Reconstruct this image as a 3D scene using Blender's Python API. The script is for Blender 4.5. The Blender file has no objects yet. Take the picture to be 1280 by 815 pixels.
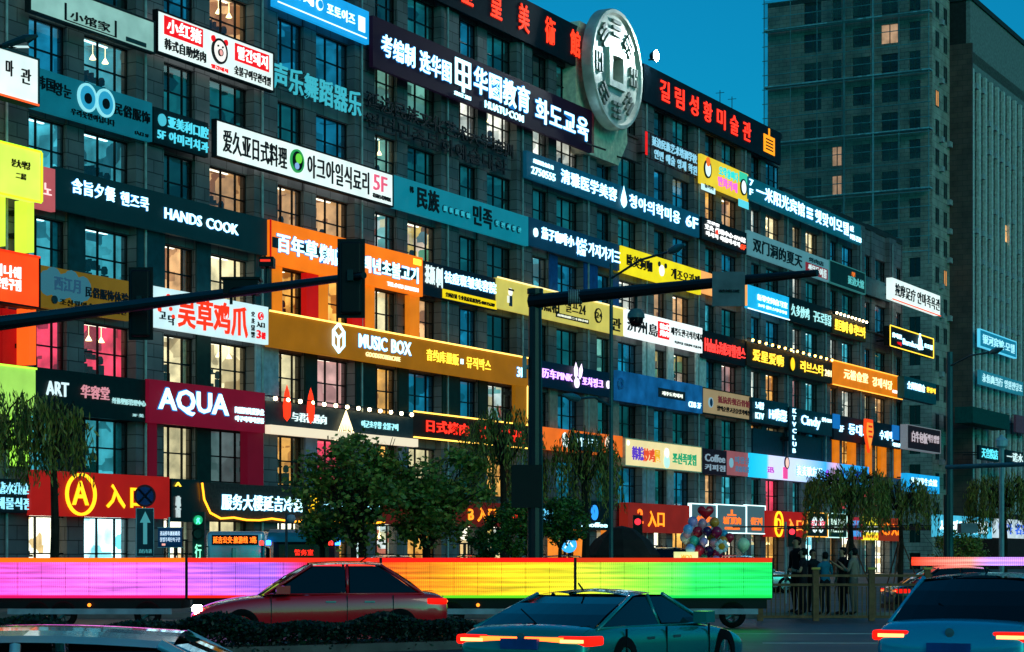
import bpy, bmesh, math, random
from mathutils import Vector, Matrix
sc = bpy.context.scene
COL = sc.collection
random.seed(7)
# ------------------------------------------------------------------ camera, world, light
F, CX, HY, CZ = 2584.0, 640.0, 696.0, 1.55      # focal length in photo pixels, horizon row, eye height
cd = bpy.data.cameras.new('camera'); cam = bpy.data.objects.new('camera', cd); COL.objects.link(cam)
cam.location = (0, 0, CZ); cam.rotation_euler = (math.pi/2, 0, 0)
cd.sensor_width = 36; cd.lens = F/1280*36; cd.shift_y = (HY-407.5)/1280; cd.clip_start = .5; cd.clip_end = 6000
sc.camera = cam
w = bpy.data.worlds.new('World'); sc.world = w; w.use_nodes = True
nt = w.node_tree; bg = nt.nodes['Background']
sky = nt.nodes.new('ShaderNodeTexSky'); sky.sky_type = 'NISHITA'; sky.sun_disc = False
SUN_EL, SUN_ROT = math.radians(8), math.radians(150)
sky.sun_elevation = SUN_EL; sky.sun_rotation = SUN_ROT; sky.ozone_density = 3
tint = nt.nodes.new('ShaderNodeMix'); tint.data_type = 'RGBA'; tint.blend_type = 'MULTIPLY'; tint.inputs[0].default_value = 1
tint.inputs[7].default_value = (.02, .80, 1.0, 1)
nt.links.new(sky.outputs[0], tint.inputs[6]); nt.links.new(tint.outputs[2], bg.inputs[0])
bg.inputs[1].default_value = .125
sd = bpy.data.lights.new('sun', 'SUN'); sun = bpy.data.objects.new('sun', sd); COL.objects.link(sun)
sd.energy = .26; sd.angle = math.radians(20); sd.color = (1, .78, .6)
sun.rotation_euler = Vector((math.sin(SUN_ROT), math.cos(SUN_ROT), math.tan(SUN_EL)+.3)).to_track_quat('Z', 'Y').to_euler()
sc.view_settings.view_transform = 'Standard'; sc.view_settings.look = 'None'
sc.view_settings.exposure = .22; sc.view_settings.gamma = 1
sc.cycles.use_denoising = True; sc.cycles.max_bounces = 5; sc.cycles.transparent_max_bounces = 12
sc.cycles.sample_clamp_indirect = 3; sc.cycles.use_light_tree = True

# ------------------------------------------------------------------ materials
def lin(h):
    if not isinstance(h, str): return tuple(h)
    v = [int(h[i:i+2], 16)/255 for i in (0, 2, 4)]
    return tuple(c/12.92 if c <= .04045 else ((c+.055)/1.055)**2.4 for c in v)
_m = {}
def newmat(k):
    m = bpy.data.materials.new(k); m.use_nodes = True
    return m, m.node_tree, m.node_tree.nodes['Principled BSDF']
def D(h, rough=.6, metal=0, noise=.25, scale=3., bump=0., rnd=0.):
    """painted or plain surface with blotchy tone"""
    k = ('D', h, rough, metal, noise, scale, bump, rnd)
    if k in _m: return _m[k]
    m, t, b = newmat('surface_'+str(h)); c = lin(h)
    n = t.nodes.new('ShaderNodeTexNoise'); n.inputs['Scale'].default_value = scale; n.inputs['Detail'].default_value = 6
    tc = t.nodes.new('ShaderNodeTexCoord'); t.links.new(tc.outputs['Object'], n.inputs['Vector'])
    r = t.nodes.new('ShaderNodeValToRGB'); r.color_ramp.elements[0].position = .3; r.color_ramp.elements[1].position = .7
    r.color_ramp.elements[0].color = tuple(x*(1-noise) for x in c)+(1,); r.color_ramp.elements[1].color = tuple(min(1, x*(1+noise)) for x in c)+(1,)
    t.links.new(n.outputs['Fac'], r.inputs[0]); out = r.outputs[0]
    if rnd:
        oi = t.nodes.new('ShaderNodeObjectInfo'); mr = t.nodes.new('ShaderNodeMapRange')
        mr.inputs[3].default_value = 1-rnd; mr.inputs[4].default_value = 1+rnd; t.links.new(oi.outputs['Random'], mr.inputs[0])
        hs = t.nodes.new('ShaderNodeHueSaturation'); t.links.new(mr.outputs[0], hs.inputs['Value']); t.links.new(out, hs.inputs['Color']); out = hs.outputs[0]
    t.links.new(out, b.inputs['Base Color'])
    b.inputs['Roughness'].default_value = rough; b.inputs['Metallic'].default_value = metal
    if not metal and rough > .3: b.inputs['Specular IOR Level'].default_value = .2
    if bump:
        bp = t.nodes.new('ShaderNodeBump'); bp.inputs['Strength'].default_value = bump; bp.inputs['Distance'].default_value = .03
        t.links.new(n.outputs['Fac'], bp.inputs['Height']); t.links.new(bp.outputs[0], b.inputs['Normal'])
    _m[k] = m; return m
def E(h, s=1., tex=0.):
    """self-luminous lettering, tubes, light boxes, panels glowing in place of light on them; tex = uneven glow"""
    if 1.2 < s < 4.5: s = .45+s*.5
    k = ('E', h, s, tex)
    if k in _m: return _m[k]
    m, t, b = newmat('glow_'+str(h)); c = lin(h)
    b.inputs['Base Color'].default_value = tuple(x*.5 for x in c)+(1,); b.inputs['Roughness'].default_value = .6; b.inputs['Specular IOR Level'].default_value = .15
    b.inputs['Emission Color'].default_value = c+(1,); b.inputs['Emission Strength'].default_value = s
    if tex:
        n = t.nodes.new('ShaderNodeTexNoise'); n.inputs['Scale'].default_value = .9; n.inputs['Detail'].default_value = 3
        tc = t.nodes.new('ShaderNodeTexCoord'); t.links.new(tc.outputs['Object'], n.inputs['Vector'])
        mr = t.nodes.new('ShaderNodeMapRange'); mr.inputs[1].default_value = .3; mr.inputs[2].default_value = .7
        mr.inputs[3].default_value = s*(1-tex); mr.inputs[4].default_value = s*(1+tex)
        t.links.new(n.outputs['Fac'], mr.inputs[0]); t.links.new(mr.outputs[0], b.inputs['Emission Strength'])
    _m[k] = m; return m
def ramp_emit(name, stops, s=1., axis=0, ribs=0, scale=1., coord='Generated'):
    m, t, b = newmat(name)
    tc = t.nodes.new('ShaderNodeTexCoord'); sp = t.nodes.new('ShaderNodeSeparateXYZ'); t.links.new(tc.outputs[coord], sp.inputs[0])
    r = t.nodes.new('ShaderNodeValToRGB'); els = r.color_ramp.elements
    while len(els) < len(stops): els.new(.5)
    for e, (p, h) in zip(els, stops): e.position = p; e.color = lin(h)+(1,)
    t.links.new(sp.outputs[axis], r.inputs[0]); t.links.new(r.outputs[0], b.inputs['Emission Color']); t.links.new(r.outputs[0], b.inputs['Base Color'])
    b.inputs['Emission Strength'].default_value = s
    if ribs:
        a = t.nodes.new('ShaderNodeTexWave'); a.wave_type = 'BANDS'; a.bands_direction = 'X'; a.inputs['Scale'].default_value = ribs
        a2 = t.nodes.new('ShaderNodeTexWave'); a2.wave_type = 'BANDS'; a2.bands_direction = 'Z'; a2.inputs['Scale'].default_value = ribs*.45
        a2.inputs['Distortion'].default_value = .6
        for q in (a, a2): t.links.new(tc.outputs['Object'], q.inputs['Vector'])
        ad = t.nodes.new('ShaderNodeMath'); ad.operation = 'ADD'; t.links.new(a.outputs['Fac'], ad.inputs[0]); t.links.new(a2.outputs['Fac'], ad.inputs[1])
        mr = t.nodes.new('ShaderNodeMapRange'); mr.inputs[2].default_value = 2; mr.inputs[3].default_value = s*.4; mr.inputs[4].default_value = s*1.3
        t.links.new(ad.outputs[0], mr.inputs[0])
        mp = t.nodes.new('ShaderNodeMapping'); mp.inputs['Scale'].default_value = (.5, 1, 9); t.links.new(tc.outputs['Object'], mp.inputs[0])
        n = t.nodes.new('ShaderNodeTexNoise'); n.inputs['Scale'].default_value = 1.2; n.inputs['Detail'].default_value = 5; t.links.new(mp.outputs[0], n.inputs['Vector'])
        m3 = t.nodes.new('ShaderNodeMapRange'); m3.inputs[1].default_value = .3; m3.inputs[2].default_value = .7; m3.inputs[3].default_value = .45; m3.inputs[4].default_value = 1.5; t.links.new(n.outputs['Fac'], m3.inputs[0])
        mu = t.nodes.new('ShaderNodeMath'); mu.operation = 'MULTIPLY'; t.links.new(mr.outputs[0], mu.inputs[0]); t.links.new(m3.outputs[0], mu.inputs[1]); t.links.new(mu.outputs[0], b.inputs['Emission Strength'])
    return m
def room_mat(name, wall, dark, s, blobs, patches=None):
    """what is seen behind a window: lit room with furniture, fittings and pictures as uneven patches"""
    m, t, b = newmat('room_'+name)
    tc = t.nodes.new('ShaderNodeTexCoord'); oi = t.nodes.new('ShaderNodeObjectInfo')
    ml = t.nodes.new('ShaderNodeVectorMath'); ml.operation = 'SCALE'; ml.inputs[0].default_value = (37, 17, 23); t.links.new(oi.outputs['Random'], ml.inputs[3])
    ad = t.nodes.new('ShaderNodeVectorMath'); t.links.new(tc.outputs['Object'], ad.inputs[0]); t.links.new(ml.outputs[0], ad.inputs[1])
    vo = t.nodes.new('ShaderNodeTexVoronoi'); vo.distance = 'CHEBYCHEV'; vo.inputs['Scale'].default_value = blobs; t.links.new(ad.outputs[0], vo.inputs['Vector'])
    n = t.nodes.new('ShaderNodeTexNoise'); n.inputs['Scale'].default_value = 1.1; n.inputs['Detail'].default_value = 4; t.links.new(ad.outputs[0], n.inputs['Vector'])
    sp = t.nodes.new('ShaderNodeSeparateXYZ'); t.links.new(vo.outputs['Color'], sp.inputs[0])
    r = t.nodes.new('ShaderNodeValToRGB'); e = r.color_ramp.elements
    if patches:
        r.color_ramp.interpolation = 'CONSTANT'
        while len(e) < len(patches): e.new(.5)
        for i, h in enumerate(patches): e[i].position = i/len(patches); e[i].color = lin(h)+(1,)
    else:
        e[0].position = .12; e[0].color = lin(dark)+(1,); e[1].position = .42; e[1].color = lin(wall)+(1,)
    t.links.new(sp.outputs[0], r.inputs[0])
    mr = t.nodes.new('ShaderNodeMapRange'); mr.inputs[1].default_value = .3; mr.inputs[2].default_value = .7; mr.inputs[3].default_value = s*.35; mr.inputs[4].default_value = s*1.35
    t.links.new(n.outputs['Fac'], mr.inputs[0]); mu = t.nodes.new('ShaderNodeMath'); mu.operation = 'MULTIPLY'
    m2 = t.nodes.new('ShaderNodeMapRange'); m2.inputs[3].default_value = .65; m2.inputs[4].default_value = 1.25; t.links.new(oi.outputs['Random'], m2.inputs[0])
    t.links.new(mr.outputs[0], mu.inputs[0]); t.links.new(m2.outputs[0], mu.inputs[1])
    t.links.new(mu.outputs[0], b.inputs['Emission Strength']); t.links.new(r.outputs[0], b.inputs['Emission Color'])
    b.inputs['Base Color'].default_value = (.2, .2, .2, 1); b.inputs['Roughness'].default_value = .8
    return m
def glass_mat():
    m = bpy.data.materials.new('window_glass'); m.use_nodes = True; t = m.node_tree; t.nodes.clear()
    o = t.nodes.new('ShaderNodeOutputMaterial'); mx = t.nodes.new('ShaderNodeMixShader'); tr = t.nodes.new('ShaderNodeBsdfTransparent'); g = t.nodes.new('ShaderNodeBsdfGlossy')
    g.inputs['Roughness'].default_value = .03; tr.inputs[0].default_value = (.8, .92, .92, 1)
    fr = t.nodes.new('ShaderNodeFresnel'); fr.inputs[0].default_value = 1.9
    n = t.nodes.new('ShaderNodeTexNoise'); n.inputs['Scale'].default_value = .5; tc = t.nodes.new('ShaderNodeTexCoord'); t.links.new(tc.outputs['Object'], n.inputs['Vector'])
    bp = t.nodes.new('ShaderNodeBump'); bp.inputs['Strength'].default_value = .25; bp.inputs['Distance'].default_value = .05
    t.links.new(n.outputs['Fac'], bp.inputs['Height']); t.links.new(bp.outputs[0], g.inputs['Normal'])
    t.links.new(fr.outputs[0], mx.inputs[0]); t.links.new(tr.outputs[0], mx.inputs[1]); t.links.new(g.outputs[0], mx.inputs[2]); t.links.new(mx.outputs[0], o.inputs[0])
    return m
GLASS = glass_mat()
def tile_mat(name, c1, c2, mortar, bw, bh, off=.5, rough=.7):
    m, t, b = newmat(name)
    tc = t.nodes.new('ShaderNodeTexCoord'); sp = t.nodes.new('ShaderNodeSeparateXYZ'); t.links.new(tc.outputs['Object'], sp.inputs[0])
    a = t.nodes.new('ShaderNodeMath'); a.operation = 'ADD'; t.links.new(sp.outputs[0], a.inputs[0]); t.links.new(sp.outputs[1], a.inputs[1])
    cb = t.nodes.new('ShaderNodeCombineXYZ'); t.links.new(a.outputs[0], cb.inputs[0]); t.links.new(sp.outputs[2], cb.inputs[1])
    br = t.nodes.new('ShaderNodeTexBrick'); br.inputs['Scale'].default_value = 1; br.inputs['Brick Width'].default_value = bw; br.inputs['Row Height'].default_value = bh
    br.offset = off; br.inputs['Mortar Size'].default_value = .02
    br.inputs['Color1'].default_value = lin(c1)+(1,); br.inputs['Color2'].default_value = lin(c2)+(1,); br.inputs['Mortar'].default_value = lin(mortar)+(1,)
    t.links.new(cb.outputs[0], br.inputs['Vector'])
    n = t.nodes.new('ShaderNodeTexNoise'); n.inputs['Scale'].default_value = .6; n.inputs['Detail'].default_value = 8; t.links.new(tc.outputs['Object'], n.inputs['Vector'])
    mr = t.nodes.new('ShaderNodeMapRange'); mr.inputs[1].default_value = .3; mr.inputs[2].default_value = .7; mr.inputs[3].default_value = .6; mr.inputs[4].default_value = 1.25
    t.links.new(n.outputs['Fac'], mr.inputs[0]); mx = t.nodes.new('ShaderNodeVectorMath'); mx.operation = 'SCALE'
    t.links.new(br.outputs['Color'], mx.inputs[0]); t.links.new(mr.outputs[0], mx.inputs[3]); t.links.new(mx.outputs[0], b.inputs['Base Color'])
    b.inputs['Roughness'].default_value = rough
    bp = t.nodes.new('ShaderNodeBump'); bp.inputs['Strength'].default_value = .4; bp.inputs['Distance'].default_value = .02; bp.invert = True
    t.links.new(br.outputs['Fac'], bp.inputs['Height']); t.links.new(bp.outputs[0], b.inputs['Normal'])
    return m
def leaf_mat(name, stops, trans=.25):
    m, t, b = newmat(name)
    g = t.nodes.new('ShaderNodeNewGeometry'); r = t.nodes.new('ShaderNodeValToRGB'); e = r.color_ramp.elements
    while len(e) < len(stops): e.new(.5)
    for i, h in enumerate(stops): e[i].position = i/(len(stops)-1); e[i].color = lin(h)+(1,)
    t.links.new(g.outputs['Random Per Island'], r.inputs[0]); t.links.new(r.outputs[0], b.inputs['Base Color'])
    b.inputs['Roughness'].default_value = .5; b.inputs['Transmission Weight'].default_value = 0
    tl = t.nodes.new('ShaderNodeBsdfTranslucent'); t.links.new(r.outputs[0], tl.inputs[0]); mx = t.nodes.new('ShaderNodeMixShader'); mx.inputs[0].default_value = trans
    o = t.nodes['Material Output']; t.links.new(b.outputs[0], mx.inputs[1]); t.links.new(tl.outputs[0], mx.inputs[2]); t.links.new(mx.outputs[0], o.inputs[0])
    return m
CONC = tile_mat('concrete_panels', '6a6a6c', '5b5b5e', '26282a', 1.2, .55)
BLACK = D('0b0d0e', .45); DARKM = D('15191b', .4, .3)

# ------------------------------------------------------------------ mesh helpers
class MB:
    def __init__(s): s.v = []; s.f = []
    def box(s, x0, x1, y0, y1, z0, z1):
        i = len(s.v); s.v += [(x, y, z) for x in (x0, x1) for y in (y0, y1) for z in (z0, z1)]
        for q in ((0, 1, 3, 2), (4, 6, 7, 5), (0, 4, 5, 1), (2, 3, 7, 6), (0, 2, 6, 4), (1, 5, 7, 3)): s.f.append(tuple(i+k for k in q))
        return s
    def quad(s, *p):
        i = len(s.v); s.v += [tuple(q) for q in p]; s.f.append(tuple(range(i, i+len(p)))); return s
    def tube(s, pts, r, n=8, cap=True):
        pts = [Vector(p) for p in pts]; rr = r if isinstance(r, (list, tuple)) else [r]*len(pts)
        base = len(s.v); up = None
        for k, p in enumerate(pts):
            d = (pts[min(k+1, len(pts)-1)]-pts[max(k-1, 0)]).normalized()
            if up is None: up = Vector((0, 0, 1)) if abs(d.z) < .9 else Vector((1, 0, 0))
            a = d.cross(up).normalized(); b = a.cross(d).normalized(); up = b
            for j in range(n):
                t = 2*math.pi*j/n; s.v.append(tuple(p+a*math.cos(t)*rr[k]+b*math.sin(t)*rr[k]))
        for k in range(len(pts)-1):
            for j in range(n):
                a = base+k*n+j; b = base+k*n+(j+1) % n; s.f.append((a, b, b+n, a+n))
        if cap: s.f.append(tuple(base+j for j in range(n))[::-1]); s.f.append(tuple(base+(len(pts)-1)*n+j for j in range(n)))
        return s
    def lathe(s, prof, n=20, c=(0, 0, 0), axis='z'):
        base = len(s.v)
        for r, h in prof:
            for j in range(n):
                t = 2*math.pi*j/n; a, b = r*math.cos(t), r*math.sin(t)
                p = (a, b, h) if axis == 'z' else ((a, h, b) if axis == 'y' else (h, a, b))
                s.v.append((p[0]+c[0], p[1]+c[1], p[2]+c[2]))
        for k in range(len(prof)-1):
            for j in range(n):
                a = base+k*n+j; b = base+k*n+(j+1) % n; s.f.append((a, b, b+n, a+n))
        return s
    def mesh(s, name, smooth=False):
        me = bpy.data.meshes.new(name); me.from_pydata(s.v, [], s.f); me.update()
        if smooth: me.shade_smooth()
        return me
    def obj(s, name, mat, parent=None, smooth=False, loc=None):
        me = s.mesh(name, smooth)
        return link(name, me, mat, parent, loc)
def link(name, me, mat=None, parent=None, loc=None):
    o = bpy.data.objects.new(name, me); COL.objects.link(o)
    if mat and not me.materials: me.materials.append(mat)
    if parent: o.parent = parent
    if loc: o.location = loc
    return o
def fixn(o):
    bm = bmesh.new(); bm.from_mesh(o.data); bmesh.ops.recalc_face_normals(bm, faces=bm.faces); bm.to_mesh(o.data); bm.free(); return o
def thing(name, label, cat, loc=(0, 0, 0), rz=0, group=None):
    o = bpy.data.objects.new(name, None); COL.objects.link(o); o.empty_display_size = .2
    o.location = loc; o.rotation_euler = (0, 0, rz); tag(o, label, cat, group); return o
def tag(o, label, cat, group=None):
    o['label'] = label; o['category'] = cat
    if group: o['group'] = group
    return o
def struct(o): o['kind'] = 'structure'; return o
def copy_tree(o, parent=None):
    c = o.copy(); COL.objects.link(c); c.parent = parent
    for ch in list(o.children): copy_tree(ch, c)
    return c
def W(x, y, Z): return Vector(((x-CX)/F*Z, Z, CZ+(HY-y)/F*Z))
_tx = []
def text(s, x0, x1, z0, z1, mat, parent, y=-.06, bold=.008, thick=1.5, name='lettering'):
    me = bpy.data.meshes.new('lettering'); me.materials.append(mat)
    o = link(name, me, None, parent); o.location = (x0, y, z0); o.scale = (x1-x0, thick, z1-z0); _tx.append((s, round(bold*.4, 4), me, 0))
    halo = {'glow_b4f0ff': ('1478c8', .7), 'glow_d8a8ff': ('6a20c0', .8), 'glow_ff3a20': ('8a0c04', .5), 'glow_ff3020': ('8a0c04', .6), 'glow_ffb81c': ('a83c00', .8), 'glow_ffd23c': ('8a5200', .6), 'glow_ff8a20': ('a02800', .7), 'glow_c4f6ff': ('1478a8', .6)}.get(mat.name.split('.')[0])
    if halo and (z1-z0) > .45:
        m2 = bpy.data.meshes.new('letter_glow'); m2.materials.append(E(*halo)); h = link('letter_glow', m2, None, parent); h.location = (x0, y+.032, z0); h.scale = (x1-x0, .5, z1-z0); _tx.append((s, round(bold*.4, 4), m2, .035))  # widened letter copy, glowing in place of the halo on the panel
    return o
def build_texts():
    """turn every lettering request into a mesh, all in one evaluation"""
    import re
    def toks(line): return re.findall(r'[\u1100-\u11ff\u3000-\u9fff\uac00-\ud7a3]|[^\u1100-\u11ff\u3000-\u9fff\uac00-\ud7a3 ]+| ', line)
    tmp = {}
    for s, b0, me, ex in _tx:
        bo = round(b0+ex, 4)
        for t in toks(s.replace('\n', ' ')):
            if t == ' ' or (t, bo) in tmp: continue
            c = bpy.data.curves.new('lettering', 'FONT'); c.body = t; c.size = 1; c.offset = bo; c.resolution_u = 2; c.extrude = .02
            o = bpy.data.objects.new('tmp', c); COL.objects.link(o); tmp[(t, bo)] = o
    dg = bpy.context.evaluated_depsgraph_get(); g = {}
    for k, o in tmp.items():
        m = o.evaluated_get(dg).to_mesh(); n = len(m.vertices); co = [0.]*(3*n); m.vertices.foreach_get('co', co)
        g[k] = ([(co[3*i], -co[3*i+2], co[3*i+1]) for i in range(n)], [tuple(p.vertices) for p in m.polygons], max(co[0::3] or [0]))
    cs = [o.data for o in tmp.values()]; bpy.data.batch_remove(list(tmp.values())); bpy.data.batch_remove(cs)
    made = {}; bnd = {}
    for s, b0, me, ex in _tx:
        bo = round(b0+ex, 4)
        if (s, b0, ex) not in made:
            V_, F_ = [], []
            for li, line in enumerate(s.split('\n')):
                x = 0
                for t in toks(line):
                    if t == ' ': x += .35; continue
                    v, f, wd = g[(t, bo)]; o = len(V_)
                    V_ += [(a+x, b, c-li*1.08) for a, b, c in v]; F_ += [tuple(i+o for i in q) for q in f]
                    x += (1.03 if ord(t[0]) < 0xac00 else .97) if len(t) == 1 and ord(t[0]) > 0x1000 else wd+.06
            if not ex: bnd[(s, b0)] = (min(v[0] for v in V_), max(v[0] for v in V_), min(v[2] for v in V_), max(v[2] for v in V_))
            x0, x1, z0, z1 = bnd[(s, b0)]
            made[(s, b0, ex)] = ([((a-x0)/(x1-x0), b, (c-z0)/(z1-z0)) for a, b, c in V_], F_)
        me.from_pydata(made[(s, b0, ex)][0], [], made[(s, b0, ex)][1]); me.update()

# ------------------------------------------------------------------ facade frame
A, V = 61.3, 2015.0
TH = math.atan2(F, V-CX); dx, dz = math.cos(TH), math.sin(TH)
def fac(x, y, p=0.):
    m = (x-CX)/F; s = (A-p*dz-m*p*dx)/(dx-m*dz); Z = s*dz-p*dx
    return s, CZ+(HY-y)/F*Z
def fworld(s, p, z): return Vector((-A+s*dx+p*dz, s*dz-p*dx, z))

# ================================================================== GROUND
def ground_mat():
    m, t, b = newmat('asphalt')
    tc = t.nodes.new('ShaderNodeTexCoord'); n = t.nodes.new('ShaderNodeTexNoise'); n.inputs['Scale'].default_value = .35; n.inputs['Detail'].default_value = 10
    t.links.new(tc.outputs['Object'], n.inputs['Vector']); r = t.nodes.new('ShaderNodeValToRGB')
    r.color_ramp.elements[0].color = (.022, .024, .026, 1); r.color_ramp.elements[1].color = (.07, .07, .072, 1); t.links.new(n.outputs['Fac'], r.inputs[0]); t.links.new(r.outputs[0], b.inputs['Base Color'])
    mr = t.nodes.new('ShaderNodeMapRange'); mr.inputs[3].default_value = .3; mr.inputs[4].default_value = .65; t.links.new(n.outputs['Fac'], mr.inputs[0]); t.links.new(mr.outputs[0], b.inputs['Roughness'])
    n2 = t.nodes.new('ShaderNodeTexNoise'); n2.inputs['Scale'].default_value = 40; t.links.new(tc.outputs['Object'], n2.inputs['Vector'])
    bp = t.nodes.new('ShaderNodeBump'); bp.inputs['Strength'].default_value = .3; bp.inputs['Distance'].default_value = .01; t.links.new(n2.outputs['Fac'], bp.inputs['Height']); t.links.new(bp.outputs[0], b.inputs['Normal'])
    return m
struct(MB().quad((-3000, -500, -.02), (3000, -500, -.02), (3000, 5000, -.02), (-3000, 5000, -.02)).obj('ground', D('2a2c2b', .9)))
struct(MB().quad((-220, 4, 0), (220, 4, 0), (220, 52, 0), (-220, 52, 0)).obj('road', ground_mat()))
mk = MB()
for Y in (17.5, 24.5, 37, 41.5):
    for i in range(-14, 15): mk.box(i*6-1.5, i*6+1.5, Y, Y+.15, .0, .008)
struct(mk.obj('lane_markings', D('b8b8b0', .7, 0, .3)))
pv = tile_mat('paving', '5a5751', '6b665c', '262523', .6, .3)
mp = MB().box(-220, 220, 52, 52.3, -.01, .15); fixn(struct(mp.obj('kerb', D('77756e', .8))))
q = MB(); far = 330
q.quad((-220, 52.3, .15), (220, 52.3, .15), (220, far, .15), (-220, far, .15)); struct(q.obj('pavement', pv))

# ================================================================== MAIN BUILDING
B = thing('commercial_building', 'long eight storey grey commercial block covered with glowing shop signs', 'building', (-A, 0, 0), TH)
S0, S_T, S_E = 78.0, 172.6, 202.3
PITCH, SB = 8.41, 90.35
FL = [7.13+3.85*k for k in range(7)]; WH = 2.3
starts = []
for b in range(-1, 14):
    s = SB+PITCH*b
    starts.append((2*b, s, 2.55)); starts.append((2*b+1, s+3.6, 2.95))
starts = [t for t in starts if t[1]+t[2] < S_E]
def wall_piece(name, s0, s1, y0, y1, z0, z1, m=CONC, lab=None):
    o = fixn(MB().box(s0, s1, y0, y1, z0, z1).obj(name, m, B))
    if lab: o['label'] = lab
    return o
# piers between windows, each its own piece
edges = [(S0, starts[0][1])]
for i, (k, s, wd) in enumerate(starts):
    e = starts[i+1][1] if i+1 < len(starts) else S_E
    edges.append((s+wd, e))
for i, (a, b) in enumerate(edges):
    top = 32.4 if a < S_T-1 else 28.5
    big = (b-a) > 1.5
    wall_piece('pier', a, b, -.28 if big else 0, .5, .15, top)
    if big and i % 2 == 0:
        fixn(MB().tube([(a+.5, -.38, .15), (a+.5, -.38, top-.5)], .07, 6).obj('drain_pipe', D('8a9494', .4, .3), B))
bot = [3.2]+[t for t in FL]
for i, z0 in enumerate(bot):
    z1 = (FL[i]-WH) if i < len(FL) else 32.4
    wall_piece('spandrel', S0, S_T, .08, .48, z0, z1)
    if i < 7: wall_piece('spandrel', S_T, S_E, .08, .48, z0, z1 if i < 6 else 28.5)
    if i < len(FL):
        wall_piece('sill', S0+.01, S_T if i == 6 else S_E-.01, -.08, .08, z1-.14, z1-.005, D('4b4b48', .8))
wall_piece('roof', S0, S_T+.4, .5, 22, 32.0, 32.3, D('303436', .9)); wall_piece('roof', S_T+.42, S_E, .5, 22, 28.0, 28.3, D('303436', .9))
wall_piece('side_wall', S_E-.4, S_E, .51, 22, .15, 28.6); wall_piece('side_wall', S_T, S_T+.4, .51, 22, 28.31, 32.6)
wall_piece('side_wall', S0, S0+.4, .51, 22, .15, 32); wall_piece('rear_wall', S0, S_E, 22.01, 22.3, .15, 28)
wall_piece('parapet', S0, S_T+.4, .0, .3, 32.41, 32.75, D('2a3436', .8)); wall_piece('parapet', S_T+.42, S_E, .0, .3, 28.51, 28.9, D('2a3436', .8))
def clad(x0, x1, z0, z1, m, name='pier_cladding'):
    sa, sb_ = fac(x0, 600, 0)[0], fac(x1, 600, 0)[0]
    for a, b in edges:
        if (a+b)/2 < sa or (a+b)/2 > sb_: continue
        big = (b-a) > 1.5; y0 = -.36 if big else -.09
        o = wall_piece(name, a+.02, b-.02, y0, -.285 if big else -.005, z0, z1, m)
clad(60, 334, 12.0, 15.3, D('0c4048', .6)); clad(337, 650, 8.2, 11.3, D('0a2a26', .6)); clad(662, 776, 16.0, 19.0, D('0f4a8a', .6)); clad(186, 240, 8.2, 11.3, D('8aa4b0', .6)); clad(240, 300, 8.2, 11.3, D('0a2a26', .6)); clad(305, 335, 8.2, 11.3, D('8aa4b0', .6))
clad(336, 516, 4.3, 7.4, D('6a7a94', .6)); clad(240, 262, 4.3, 7.4, D('0a2a26', .6)); clad(782, 878, 12, 15.2, D('c8ccc8', .6)); clad(665, 776, 8.2, 11.3, D('8a8478', .6)); clad(90, 170, 4.3, 7.4, D('141c1e', .6)); clad(790, 860, 4.3, 7.4, D('8a9ca8', .6)); clad(938, 1040, 8, 11, D('0a4050', .5))
# windows
ROOM = {
 'warm': room_mat('warm', 'ffb878', '8a4a22', 1.0, 1.4), 'cream': room_mat('cream', 'ffe2ac', '8a6a40', 1.2, .9),
 'white': room_mat('white', 'fff4e4', '6d7a78', 1.2, 1.2), 'cool': room_mat('cool', '4fc4d8', '0c4a5a', .75, 1.3),
 'pink': room_mat('pink', 'ffb9b0', '9a4a52', .9, 1.0), 'red': room_mat('red', 'ff3b5e', '7a0f2a', 1.1, 1.1),
 'gold': room_mat('gold', 'ffb050', '9a5418', 1.3, 1.6), 'green': room_mat('green', '8fdcc8', '1d4d48', .7, 1.3),
 'blue': room_mat('blue', '1f9fd0', '07405c', .5, 1.2), 'dim': room_mat('dim', '1c8088', '08262c', .42, .9),  # dim and dark rooms are unlit, teal glow replaces sky reflected in glass
 'dark': room_mat('dark', '17555c', '06161a', .32, .9), 'grey': room_mat('grey', '8a9ea0', '2b3a3d', .5, 1.1),
 'poster': room_mat('poster', 0, 0, .8, 1.5, ['ffe0a0', '3f8f6a', 'f4f0e0', 'd8703a', 'f7c860', '2e6a7a', 'ffd9c0', '50301c']),
 'shop': room_mat('shop', 'fff0d4', 'b08850', 2.6, 1.3), 'shopcool': room_mat('shopcool', 'c8f8ff', '3a98a8', 2.2, 1.5),
 'menu': room_mat('menu', 0, 0, .8, 1.8, ['e9f7f5', '4aa6a4', 'ffffff', 'e05a3a', '7fd0d0', 'f0e0b0']),
}
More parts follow.
